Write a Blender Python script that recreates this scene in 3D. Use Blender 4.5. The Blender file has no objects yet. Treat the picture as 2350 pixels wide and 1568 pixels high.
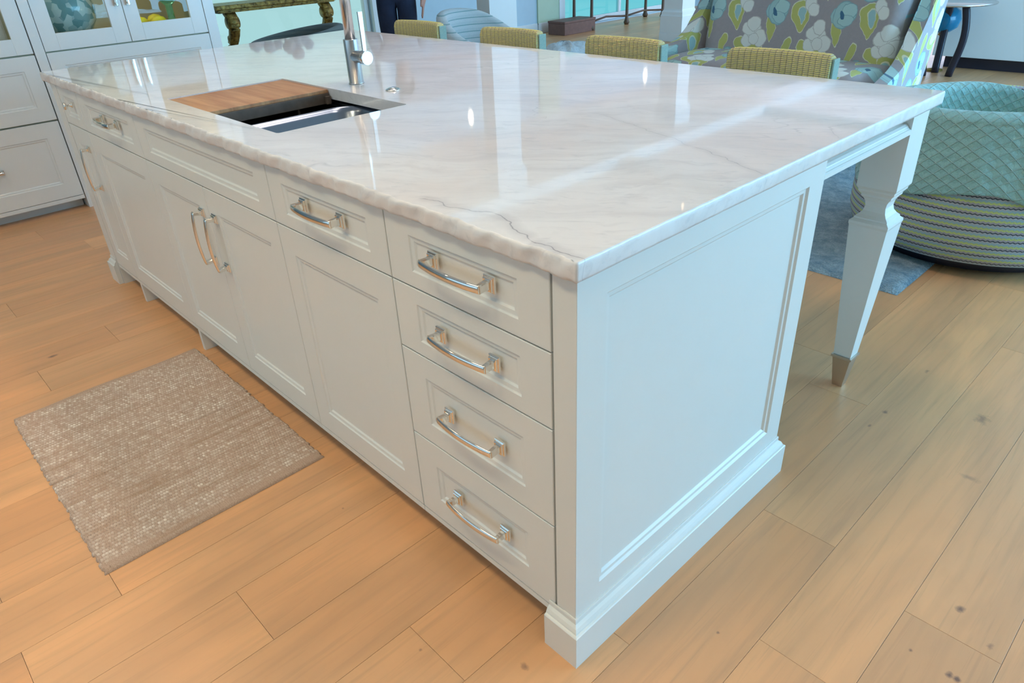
import bpy, bmesh, math, random
from mathutils import Vector, Matrix
from math import sin, cos, pi, radians, sqrt, exp
random.seed(7)
SC = bpy.context.scene
COL = SC.collection

# ------------------------------------------------------------------ camera
cam_d = bpy.data.cameras.new('camera'); cam = bpy.data.objects.new('camera', cam_d); COL.objects.link(cam)
cam_d.sensor_width = 36.0; cam_d.sensor_fit = 'HORIZONTAL'
cam_d.lens = 1621.825 / 2350 * 36.0
cam_d.clip_start = 0.02; cam_d.clip_end = 200
cam.location = (0.6332, -0.7170, 1.3343)
cam.rotation_mode = 'XYZ'
cam.rotation_euler = (1.0423, 0.0426, 0.8044)
SC.camera = cam

# ------------------------------------------------------------------ view + world + light
SC.view_settings.view_transform = 'Standard'
SC.view_settings.look = 'None'
SC.view_settings.gamma = 1.0
SC.view_settings.use_curve_mapping = False
SC.view_settings.exposure = 0.0
W = bpy.data.worlds.new('world'); SC.world = W; W.use_nodes = True
bg = W.node_tree.nodes['Background']
bg.inputs['Color'].default_value = (0.50, 0.84, 0.88, 1)
bg.inputs['Strength'].default_value = 0.85

def area_light(name, loc, size, energy, color, rot, sy=None, spread=180):
    d = bpy.data.lights.new(name, 'AREA'); d.energy = energy; d.color = color
    d.shape = 'RECTANGLE' if sy else 'SQUARE'; d.size = size
    if sy: d.size_y = sy
    d.spread = radians(spread)
    o = bpy.data.objects.new(name, d); COL.objects.link(o); o.location = loc; o.rotation_euler = rot
    return o
# daylight coming in through the big openings on the right and at the far end
area_light('daylight_right', (4.2, 6.9, 1.35), 2.4, 700, (0.25, 0.62, 1.0), (0, radians(90), 0), 8.0)
area_light('daylight_far', (-2.0, 11.4, 1.35), 7.5, 147, (0.63, 0.69, 1.0), (radians(-90), 0, 0), 2.2)

area_light('kitchen_fill', (-1.2, -4.05, 1.7), 6.0, 30, (0.38, 0.72, 1.0), (radians(90), 0, 0), 1.9)  # unseen fill panel added behind the camera to soften the cabinet fronts

# ------------------------------------------------------------------ node helper
class NT:
    def __init__(s, name):
        m = bpy.data.materials.new(name); m.use_nodes = True
        s.m = m; s.t = m.node_tree; s.N = s.t.nodes; s.L = s.t.links
        s.b = s.N['Principled BSDF']; s._co = None
    def node(s, ty, **k):
        n = s.N.new(ty)
        for a, v in k.items(): setattr(n, a, v)
        return n
    def put(s, sock, v):
        if v is None: return
        if isinstance(v, bpy.types.NodeSocket): s.L.new(v, sock)
        else:
            if isinstance(v, (tuple, list)) and len(v) == 3 and len(sock.default_value) == 4: v = (*v, 1)
            sock.default_value = v
    def co(s):
        if s._co is None: s._co = s.node('ShaderNodeTexCoord').outputs['Object']
        return s._co
    def mp(s, vec=None, loc=(0, 0, 0), rot=(0, 0, 0), sc=(1, 1, 1)):
        n = s.node('ShaderNodeMapping'); s.put(n.inputs[0], vec or s.co())
        n.inputs[1].default_value = loc; n.inputs[2].default_value = rot; n.inputs[3].default_value = sc
        return n.outputs[0]
    def noise(s, vec=None, scale=5, det=3, rough=.5, dist=0, col=False):
        n = s.node('ShaderNodeTexNoise'); s.put(n.inputs['Vector'], vec or s.co())
        n.inputs['Scale'].default_value = scale; n.inputs['Detail'].default_value = det
        n.inputs['Roughness'].default_value = rough; n.inputs['Distortion'].default_value = dist
        return n.outputs['Color' if col else 'Fac']
    def vor(s, vec=None, scale=5, feature='F1', out='Distance'):
        n = s.node('ShaderNodeTexVoronoi', feature=feature); s.put(n.inputs['Vector'], vec or s.co())
        n.inputs['Scale'].default_value = scale
        return n.outputs[out]
    def ma(s, op, a, b=None, c=None, clamp=False):
        n = s.node('ShaderNodeMath', operation=op); n.use_clamp = clamp
        for i, v in enumerate((a, b, c)):
            if v is not None: s.put(n.inputs[i], v)
        return n.outputs[0]
    def vm(s, op, a, b=None, out=0):
        n = s.node('ShaderNodeVectorMath', operation=op)
        s.put(n.inputs[0], a)
        if b is not None: s.put(n.inputs[1], b)
        return n.outputs[out]
    def rng(s, v, a, b, c=0., d=1., smooth=False):
        n = s.node('ShaderNodeMapRange'); n.clamp = True
        if smooth: n.interpolation_type = 'SMOOTHSTEP'
        s.put(n.inputs[0], v)
        for i, x in enumerate((a, b, c, d)): s.put(n.inputs[i + 1], x)
        return n.outputs[0]
    def mix(s, f, a, b, mode='MIX'):
        n = s.node('ShaderNodeMix', data_type='RGBA', blend_type=mode)
        s.put(n.inputs['Factor'], f); s.put(n.inputs[6], a); s.put(n.inputs[7], b)
        return n.outputs[2]
    def xyz(s, v=None):
        n = s.node('ShaderNodeSeparateXYZ'); s.put(n.inputs[0], v or s.co()); return n.outputs
    def cxyz(s, x=0., y=0., z=0.):
        n = s.node('ShaderNodeCombineXYZ')
        for i, v in enumerate((x, y, z)): s.put(n.inputs[i], v)
        return n.outputs[0]
    def bump(s, h, strength=.3, dist=.01):
        n = s.node('ShaderNodeBump'); s.put(n.inputs['Height'], h)
        n.inputs['Strength'].default_value = strength; n.inputs['Distance'].default_value = dist
        s.L.new(n.outputs[0], s.b.inputs['Normal'])
    def set(s, **k):
        names = dict(col='Base Color', rough='Roughness', metal='Metallic', spec='Specular IOR Level', coat='Coat Weight',
                     coatr='Coat Roughness', sheen='Sheen Weight', trans='Transmission Weight', ior='IOR', emit='Emission Color',
                     emits='Emission Strength', alpha='Alpha', sss='Subsurface Weight')
        for a, v in k.items(): s.put(s.b.inputs[names[a]], v)
        return s.m

def simple(name, col, rough=.5, metal=0., nz=0.04, scale=9, **k):
    """plain paint or metal, with a faint uneven tone"""
    n = NT(name)
    f = n.noise(scale=scale, det=3)
    c = n.mix(f, tuple(max(0, x * (1 - nz)) for x in col), tuple(min(1, x * (1 + nz)) for x in col))
    return n.set(col=c, rough=rough, metal=metal, **k)

M = {}
M['cab'] = simple('cabinet_paint', (.80, .80, .76), .30, nz=.015)
M['cabin'] = simple('cabinet_inside', (.46, .44, .30), .6)
M['gap'] = simple('dark_gap', (.10, .11, .11), .8)
M['toe'] = simple('toe_kick', (.30, .22, .15), .6)
M['chrome'] = simple('polished_nickel', (.86, .83, .78), .06, 1., nz=.01)
M['steel'] = simple('brushed_steel', (.62, .62, .62), .22, 1., nz=.05, scale=30)
M['satin'] = simple('satin_nickel', (.58, .52, .45), .32, 1., nz=.03)
M['wall'] = simple('wall_paint', (.52, .66, .74), .7)
M['wallwarm'] = simple('kitchen_wall_paint', (.78, .74, .68), .7)
M['white'] = simple('white_paint', (.86, .87, .86), .45, nz=.015)
M['ceil'] = simple('ceiling_paint', (.80, .79, .77), .8, nz=.02)
M['greenwall'] = simple('green_wall_paint', (.55, .66, .48), .7)
M['greywall'] = simple('grey_wall_paint', (.36, .41, .38), .7)
M['dark'] = simple('black_lacquer', (.02, .02, .035), .3)
M['darkwood'] = simple('dark_wood', (.12, .065, .035), .45, nz=.25, scale=14)
M['boxwood'] = simple('brown_box', (.20, .10, .075), .6, nz=.25, scale=20)

# gold carved wood
n = NT('aged_gold'); f = n.noise(scale=22, det=5, rough=.7)
n.set(col=n.mix(n.rng(f, .35, .65), (.10, .055, .012), (.52, .36, .09)), rough=.4, metal=.55); n.bump(f, .6, .01); M['gold'] = n.m

# glass
def glass(name, col, rough=0.0):
    n = NT(name)
    out = n.N['Material Output']
    g = n.node('ShaderNodeBsdfGlossy'); g.inputs['Roughness'].default_value = rough; g.inputs['Color'].default_value = (1, 1, 1, 1)
    t = n.node('ShaderNodeBsdfTransparent'); t.inputs['Color'].default_value = (*col, 1)
    fr = n.node('ShaderNodeFresnel'); fr.inputs['IOR'].default_value = 1.45
    ge = n.node('ShaderNodeNewGeometry'); fac = n.ma('MULTIPLY', fr.outputs[0], n.ma('SUBTRACT', 1., ge.outputs['Backfacing']))
    mx = n.node('ShaderNodeMixShader'); n.L.new(fac, mx.inputs[0]); n.L.new(t.outputs[0], mx.inputs[1]); n.L.new(g.outputs[0], mx.inputs[2])
    n.L.new(mx.outputs[0], out.inputs['Surface']); return n.m
M['pane'] = glass('window_glass', (.97, .99, .98))
M['tealpane'] = glass('tinted_window_glass', (.60, .93, .98))
n = NT('cut_glass'); v = n.vor(scale=26, out='Color'); vx = n.xyz(v)[0]; n.set(col=n.mix(n.rng(vx, .2, .8), (.22, .48, .52), (.80, .97, .97)), rough=.07, trans=.55, ior=1.4); n.bump(vx, 1., .03); M['cutglass'] = n.m
n = NT('aqua_glass'); n.set(col=(.35, .9, .7), rough=.05, trans=.8, ior=1.45); M['aqua'] = n.m
n = NT('blue_glass'); n.set(col=(.02, .35, .62), rough=.06, trans=.55, ior=1.45); M['blueglass'] = n.m
n = NT('lemon_peel'); n.set(col=(.85, .72, .03), rough=.4); n.bump(n.noise(scale=90), .2, .003); M['lemon'] = n.m

# ---- oak floor
def floor_mat():
    n = NT('oak_floor')
    at = n.node('ShaderNodeAttribute'); at.attribute_name = 'plank'
    r = n.xyz(at.outputs['Vector'])
    off = n.cxyz(n.ma('MULTIPLY', r[0], 37.), n.ma('MULTIPLY', r[1], 91.), 0.)
    p = n.vm('ADD', n.co(), off)
    broad = n.noise(n.mp(p, sc=(5, 1.1, 1)), 1.0, 4, .55, .6)
    grain = n.noise(n.mp(p, sc=(60, 2.2, 1)), 1.0, 5, .65, .8)
    wv = n.node('ShaderNodeTexWave', wave_type='BANDS', bands_direction='X'); n.put(wv.inputs[0], n.mp(p, sc=(1, .18, 1)))
    wv.inputs['Scale'].default_value = 5; wv.inputs['Distortion'].default_value = 5; wv.inputs['Detail'].default_value = 3; wv.inputs['Detail Scale'].default_value = 1.3
    base = n.mix(n.rng(r[0], 0, 1), (.74, .36, .158), (.87, .465, .215))
    base = n.mix(n.rng(r[1], .55, 1., 0, .45), base, (.66, .36, .18))
    c = n.mix(n.rng(broad, .35, .7, 0, .7), base, (.50, .28, .145))
    c = n.mix(n.rng(grain, .52, .78, 0, .38), c, (.38, .22, .12))
    c = n.mix(n.rng(wv.outputs['Fac'], .78, 1., 0, .12), c, (.40, .24, .13))
    # knots, where the photograph has them
    x = n.xyz()
    wob = n.noise(scale=48, det=4, rough=.65)
    tot = None
    for kx, ky, rx, ry, st in [(.525, .679, .010, .014, .9), (.338, 1.454, .022, .035, .6), (.564, .496, .008, .01, 1.), (.578, .495, .008, .01, 1.),
                               (.488, .50, .005, .006, 1.), (.116, 1.30, .008, .014, .8), (.124, 1.619, .008, .014, .7), (-2.285, -.427, .01, .025, .9),
                               (.60, .62, .008, .012, .6), (-.06, -.09, .014, .008, .7), (.11, 1.2, .005, .012, .6), (.18, .26, .004, .005, .8),
                               (-.75, -.1, .005, .004, .6), (.40, 1.15, .03, .012, .4), (-.25, -.22, .004, .004, .6)]:
        dx = n.ma('DIVIDE', n.ma('SUBTRACT', x[0], kx), rx); dy = n.ma('DIVIDE', n.ma('SUBTRACT', x[1], ky), ry)
        d = n.ma('SQRT', n.ma('ADD', n.ma('MULTIPLY', dx, dx), n.ma('MULTIPLY', dy, dy)))
        d = n.ma('ADD', d, n.ma('MULTIPLY', wob, 2.0))
        k = n.rng(d, 1.1, 2.0, st, 0.)
        tot = k if tot is None else n.ma('MAXIMUM', tot, k)
    c = n.mix(tot, c, (.19, .10, .065))
    n.set(col=c, rough=n.rng(grain, .3, .8, .33, .45), spec=.75)
    n.bump(grain, .12, .002)
    return n.m
M['floor'] = floor_mat()

# ---- quartzite top
def stone_mat():
    n = NT('white_quartzite')
    q = n.mp(rot=(0, 0, radians(-36)), sc=(1, 1, 1))
    warp = n.noise(q, 2.2, 4, .6, col=True)
    qq = n.vm('ADD', q, n.vm('MULTIPLY', n.vm('SUBTRACT', warp, (.5, .5, .5)), (.22, .22, .22)))
    a = n.noise(n.mp(qq, sc=(1.6, 9, 9)), 1.6, 6, .62, .5)
    b = n.noise(n.mp(qq, sc=(3.5, 34, 34)), 1.8, 5, .6, .3)
    cl = n.noise(qq, 2.6, 4, .55, .6)
    c = n.mix(n.rng(cl, .32, .7), (.90, .875, .86), (.80, .755, .735))
    c = n.mix(n.rng(n.noise(qq, 1.9, 3, .5, .3), .5, .68, 0, .6), c, (.84, .70, .63))
    c = n.mix(n.rng(a, .46, .72, 0, .5), c, (.66, .62, .62))
    c = n.mix(n.rng(b, .55, .8, 0, .6), c, (.58, .56, .57))
    # thin cracks
    crack = n.noise(n.mp(qq, sc=(1.1, 2.6, 2.6)), 1.4, 3, .5, .4)
    th = n.ma('ABSOLUTE', n.ma('SUBTRACT', crack, .5))
    fade = n.rng(n.noise(q, 3.1, 2), .53, .66)
    c = n.mix(n.ma('MULTIPLY', n.rng(th, 0, .005, .28, 0), fade), c, (.33, .31, .33))
    x = n.xyz()
    wb = n.ma('MULTIPLY', n.ma('SUBTRACT', n.noise(scale=14, det=4), .5), .05)
    for x0, y0, x1, y1, st, w in [(-.40, .02, -.235, .045, .7, .0022), (-.235, .045, -.10, .008, .8, .0026), (-.10, .008, .013, .002, .9, .0022),
                                  (-.56, .72, -.20, .61, .38, .0025), (-.20, .61, .012, .52, .5, .0022), (-.05, .9, .012, .84, .35, .002)]:
        L = sqrt((x1 - x0) ** 2 + (y1 - y0) ** 2); ux, uy = (x1 - x0) / L, (y1 - y0) / L
        rx = n.ma('SUBTRACT', x[0], x0); ry = n.ma('SUBTRACT', x[1], y0)
        al = n.ma('ADD', n.ma('MULTIPLY', rx, ux), n.ma('MULTIPLY', ry, uy))
        pe = n.ma('ABSOLUTE', n.ma('ADD', n.ma('SUBTRACT', n.ma('MULTIPLY', ry, ux), n.ma('MULTIPLY', rx, uy)), wb))
        inside = n.ma('MULTIPLY', n.rng(al, -.004, .01), n.rng(al, L - .01, L + .004, 1, 0))
        k = n.ma('MULTIPLY', inside, n.ma('MAXIMUM', n.rng(pe, 0, w, st, 0), n.rng(pe, 0, w * 9, st * .28, 0)))
        c = n.mix(k, c, (.24, .22, .25))
    n.set(col=c, rough=.035, spec=.6, ior=1.55)
    return n.m
M['stone'] = stone_mat()
# chiselled edge shares the stone but is honed
M['stone_edge'] = M['stone'].copy(); M['stone_edge'].name = 'chiselled_quartzite_edge'
M['stone_edge'].node_tree.nodes['Principled BSDF'].inputs['Roughness'].default_value = .28

# ---- butcher block
n = NT('teak_board'); x = n.xyz()
st = n.noise(n.mp(sc=(2.0, 22, 1)), 1., 3, .6, .2); s2 = n.noise(n.mp(sc=(8, 130, 1)), 1., 4, .6)
c = n.mix(n.rng(st, .35, .65), (.42, .185, .075), (.62, .34, .155)); c = n.mix(n.rng(s2, .45, .8, 0, .4), c, (.27, .10, .04))
n.set(col=c, rough=.45); n.bump(s2, .1, .001); M['board'] = n.m
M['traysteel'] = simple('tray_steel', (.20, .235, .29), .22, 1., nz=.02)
M['smoked'] = simple('dark_board_edge', (.13, .09, .065), .5, nz=.5, scale=30)
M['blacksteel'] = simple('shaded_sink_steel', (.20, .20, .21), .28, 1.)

# ---- jute mat
n = NT('woven_jute'); x = n.xyz()
band = n.noise(n.mp(sc=(1.0, .12, 1)), 26, 3, .6)
wh = n.noise(n.mp(sc=(12, 2.2, 1)), 5, 3, .6)
fib = n.noise(n.mp(sc=(1, 3, 1)), 220, 3, .6)
c = n.mix(n.rng(fib, .3, .7), (.38, .255, .185), (.58, .43, .34))
ac = n.node('ShaderNodeAttribute'); ac.attribute_name = 'stitch'
c = n.mix(n.ma('MULTIPLY', ac.outputs['Fac'], n.rng(n.ma('ADD', n.ma('MULTIPLY', band, .6), n.ma('MULTIPLY', wh, .4)), .40, .60, .15, .95)), c, (.86, .80, .72))
c = n.mix(n.rng(band, .30, .42, .35, 0), c, (.33, .19, .10))
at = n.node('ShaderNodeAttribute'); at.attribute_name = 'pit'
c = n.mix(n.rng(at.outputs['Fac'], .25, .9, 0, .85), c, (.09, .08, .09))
n.set(col=c, rough=.9, spec=.2); n.bump(fib, .5, .002); M['jute'] = n.m

# ---- blue shag rug
n = NT('blue_shag'); f = n.noise(scale=14, det=6, rough=.75, dist=.5); g = n.noise(scale=150, det=3)
c = n.mix(n.rng(f, .38, .62), (.14, .30, .42), (.50, .66, .72)); c = n.mix(n.rng(g, .35, .7, 0, .5), c, (.12, .22, .30))
n.set(col=c, rough=.95, sheen=.3); n.bump(n.ma('ADD', f, g), 1., .02); M['shag'] = n.m

# ---- striped tub chair fabric (stripes run round the chair at constant height)
def stripe_mat(name, pitch, cols, zig=.004, zsc=60):
    n = NT(name); x = n.xyz()
    ang = n.ma('ARCTAN2', x[1], x[0])
    tri = n.ma('PINGPONG', n.ma('MULTIPLY', ang, zsc), 1.)
    z = n.ma('ADD', x[2], n.ma('MULTIPLY', tri, zig))
    u = n.ma('FRACT', n.ma('DIVIDE', n.ma('ADD', z, 10.), pitch))
    rp = n.node('ShaderNodeValToRGB'); rp.color_ramp.interpolation = 'CONSTANT'
    e = rp.color_ramp.elements
    e[0].position = cols[0][0]; e[0].color = (*cols[0][1], 1); e[1].position = cols[1][0]; e[1].color = (*cols[1][1], 1)
    for p, c in cols[2:]:
        q = e.new(p); q.color = (*c, 1)
    n.L.new(u, rp.inputs[0])
    w = n.noise(scale=300, det=2)
    c = n.mix(n.rng(w, .3, .7, 0, .25), rp.outputs[0], (.26, .30, .30))
    n.set(col=c, rough=.9, sheen=.2); n.bump(n.ma('ADD', w, n.ma('MULTIPLY', u, .6)), .5, .004)
    return n.m
M['tubstripe'] = stripe_mat('striped_upholstery', .034, [(0., (.03, .035, .06)), (.13, (.42, .40, .46)), (.36, (.62, .74, .22)), (.50, (.48, .62, .26)), (.62, (.33, .53, .62)), (.82, (.46, .50, .56))])
M['whitestripe'] = stripe_mat('pale_striped_upholstery', .052, [(0., (.30, .48, .50)), (.14, (.66, .74, .76)), (.55, (.74, .80, .82))], 0., 1)
M['greychair'] = stripe_mat('grey_green_upholstery', .03, [(0., (.10, .13, .13)), (.4, (.15, .18, .17))], 0., 1)

# ---- woven throw: zig-zag ridges
n = NT('teal_throw'); at = n.node('ShaderNodeAttribute'); at.attribute_name = 'cloth'
u = n.xyz(at.outputs['Vector'])
def zigz(n, u, per, amp):
    tri = n.ma('PINGPONG', n.ma('DIVIDE', u[0], per), 1.)
    v = n.ma('DIVIDE', n.ma('ADD', u[1], n.ma('MULTIPLY', tri, amp)), .042)
    v2 = n.ma('DIVIDE', n.ma('SUBTRACT', u[1], n.ma('MULTIPLY', tri, amp)), .042)
    a = n.ma('ABSOLUTE', n.ma('SUBTRACT', n.ma('FRACT', v), .5)); b = n.ma('ABSOLUTE', n.ma('SUBTRACT', n.ma('FRACT', v2), .5))
    return a, b
a, b = zigz(n, u, .029, .021)
la = n.rng(a, .42, .49); lb = n.rng(b, .42, .49)
ridge = n.ma('MAXIMUM', la, lb)
slope = n.ma('FRACT', n.ma('DIVIDE', n.ma('ADD', u[1], 5.), .026))
w = n.noise(scale=260, det=2)
c = n.mix(n.rng(w, .3, .7), (.27, .53, .52), (.38, .64, .63)); c = n.mix(n.ma('MULTIPLY', ridge, .55), c, (.62, .90, .86))
n.set(col=c, rough=.9, sheen=.3); n.bump(n.ma('ADD', ridge, n.ma('ADD', n.ma('MULTIPLY', a, 1.4), n.ma('MULTIPLY', w, .2))), .8, .006); M['throw'] = n.m

# ---- woven stool back
n = NT('olive_woven_rib'); x = n.xyz()
st = n.ma('SINE', n.ma('MULTIPLY', x[2], 1100.)); rib = n.ma('SUBTRACT', n.ma('MULTIPLY', n.ma('ABSOLUTE', n.ma('SINE', n.ma('MULTIPLY', x[0], pi / .0205))), 2.), 1.)
w = n.noise(scale=160, det=2)
c = n.mix(n.rng(n.ma('ADD', n.ma('MULTIPLY', st, .25), w), .35, .75), (.50, .43, .27), (.74, .66, .20))
c = n.mix(n.rng(rib, -.2, -.9, 0, .75), c, (.30, .25, .16))
n.set(col=c, rough=.75); n.bump(n.ma('ADD', st, w), .5, .003); M['rib'] = n.m
n = NT('teal_lit_woven_side'); w = n.noise(scale=160, det=2)
n.set(col=n.mix(w, (.20, .30, .27), (.36, .46, .38)), rough=.8); n.bump(w, .4, .003); M['ribside'] = n.m  # teal tint of the light on the stool sides, put into the colour

# ---- floral print
def floral():
    n = NT('floral_print'); at = n.node('ShaderNodeAttribute'); at.attribute_name = 'cloth'
    sv = n.vm('MULTIPLY', at.outputs['Vector'], (.84, .84, .84))
    u = n.xyz(sv)
    wob = n.noise(sv, 9, 3, .6, col=True); wo = n.vm('MULTIPLY', n.vm('SUBTRACT', wob, (.5, .5, .5)), (.05, .05, 0))
    wx = n.xyz(wo)
    T, H = .39, .40
    X = n.ma('ADD', n.ma('ADD', u[0], 10 * T), wx[0]); Y = n.ma('ADD', n.ma('ADD', u[1], 10 * H), wx[1])
    X = n.ma('WRAP', X, T, 0.); Y = n.ma('WRAP', Y, H, 0.)
    state = {'c': n.mix(n.noise(scale=60), (.38, .33, .34), (.45, .39, .40))}
    def ell(cx, cy, rx, ry, rot, fill, rim=None, rw=.12, pointed=False):
        rx *= 1.13; ry *= 1.13
        for ox in (-T, 0, T):
            for oy in (-H, 0, H):
                ax, ay = cx + ox, cy + oy
                R = max(rx, ry) * 1.15
                if ax + R < 0 or ax - R > T or ay + R < 0 or ay - R > H: continue
                dx = n.ma('SUBTRACT', X, ax); dy = n.ma('SUBTRACT', Y, ay)
                cr, sr = cos(rot), sin(rot)
                a = n.ma('DIVIDE', n.ma('ADD', n.ma('MULTIPLY', dx, cr), n.ma('MULTIPLY', dy, sr)), rx)
                b = n.ma('DIVIDE', n.ma('SUBTRACT', n.ma('MULTIPLY', dy, cr), n.ma('MULTIPLY', dx, sr)), ry)
                if pointed:  # leaf: narrows towards one end
                    a = n.ma('DIVIDE', a, n.rng(b, -1, .9, .25, 1.05))
                d = n.ma('SQRT', n.ma('ADD', n.ma('MULTIPLY', a, a), n.ma('MULTIPLY', b, b)))
                if rim:
                    state['c'] = n.mix(n.rng(d, 1.0, 1.04, 1, 0), state['c'], rim)
                    state['c'] = n.mix(n.rng(d, 1 - rw, 1.03 - rw, 1, 0), state['c'], fill)
                else:
                    state['c'] = n.mix(n.rng(d, 1.0, 1.04, 1, 0), state['c'], fill)
    G, GR = (.60, .60, .16), (.86, .86, .62)
    TE, TR, BL = (.40, .64, .64), (.26, .46, .50), (.03, .15, .28)
    WH, WR = (.92, .92, .86), (.68, .65, .60)
    # big leaf with a teal drop
    ell(.075, .315, .062, .075, .25, G, GR, .06, True); ell(.082, .325, .028, .042, .2, TE, GR, .14, True)
    ell(.215, .10, .055, .085, -.1, G, GR, .06, True); ell(.21, .09, .028, .046, -.2, TE, GR, .14, True)
    ell(.30, .255, .034, .068, .12, G, GR, .08, True)
    ell(.015, .15, .028, .06, -.3, G, GR, .08, True)
    ell(.135, .155, .038, .045, .9, G, GR, .08, True)
    # peony (white)
    for a in ((.165, .185, .035, .03), (.20, .23, .042, .04), (.17, .245, .036, .034), (.195, .275, .034, .036), (.245, .20, .036, .038), (.205, .195, .03, .026)):
        ell(a[0], a[1], a[2], a[3], .3, WH, WR, .09)
    # rose (teal)
    def rose(cx, cy, k=1.):
        ell(cx - .048 * k, cy - .005, .022 * k, .030 * k, .2, TE, TR, .10)
        ell(cx, cy, .052 * k, .056 * k, 0, TE, TR, .07)
        ell(cx + .022 * k, cy + .018 * k, .034 * k, .034 * k, .4, (.50, .74, .72), TR, .08)
        ell(cx + .012 * k, cy - .028 * k, .036 * k, .024 * k, -.2, (.46, .70, .69), TR, .09)
        ell(cx - .014 * k, cy - .004 * k, .010 * k, .019 * k, .5, BL)
    rose(.062, .07); rose(.325, .345, 1.05)
    ell(.118, .385, .03, .036, .4, WH, WR, .1); ell(.14, .36, .028, .028, .4, WH, WR, .1)
    # veins
    w = n.noise(at.outputs['Vector'], 350, 2)
    c = n.mix(n.rng(w, .35, .7, 0, .18), state['c'], (.5, .5, .48))
    n.set(col=c, rough=.85, sheen=.15); n.bump(w, .25, .002)
    return n.m
M['floral'] = floral()

# people materials
n = NT('skin'); n.set(col=n.mix(n.noise(scale=30), (.62, .30, .22), (.74, .40, .31)), rough=.5, sss=.1); M['skin'] = n.m
n = NT('dark_denim'); f = n.noise(scale=9, det=4); n.set(col=n.mix(f, (.010, .014, .035), (.03, .045, .10)), rough=.85); n.bump(f, .6, .02); M['denim'] = n.m
n = NT('striped_knit'); x = n.xyz(); f = n.noise(scale=6, det=2)
u = n.ma('FRACT', n.ma('DIVIDE', n.ma('ADD', x[2], n.ma('MULTIPLY', f, .03)), .034))
n.set(col=n.mix(n.rng(u, .55, .62), (.62, .62, .66), (.14, .16, .26)), rough=.9); M['shirt'] = n.m
n = NT('woven_hanging'); z_ = n.xyz(); y9 = n.ma('MULTIPLY', n.ma('SINE', n.ma('MULTIPLY', z_[1], 9.)), .018)
u = n.ma('FRACT', n.ma('DIVIDE', n.ma('SUBTRACT', z_[2], y9), .0639))
n.set(col=n.mix(n.rng(u, .6, .75), (.62, .58, .60), (.20, .20, .26)), rough=.9); M['hanging'] = n.m
M['hair'] = simple('brown_hair', (.08, .05, .03), .6, nz=.4, scale=80)
M['eye'] = simple('eye', (.05, .04, .03), .2)
n = NT('petals'); n.set(col=n.mix(n.noise(scale=40), (.60, .62, .60), (.45, .52, .60)), rough=.7); M['petal'] = n.m
M['leafg'] = simple('leaf_green', (.06, .13, .04), .6, nz=.3)
M['porcelain'] = simple('white_porcelain', (.85, .85, .82), .15, coat=.5)
n = NT('lamp_glow'); n.set(col=(1, .9, .75), emit=(1, .86, .66), emits=30.); M['glow'] = n.m
n = NT('rumpled_cloth'); f = n.noise(scale=30, det=5); n.set(col=n.mix(f, (.45, .58, .68), (.72, .80, .84)), rough=.9); n.bump(f, .8, .02); M['cloth'] = n.m

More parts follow.
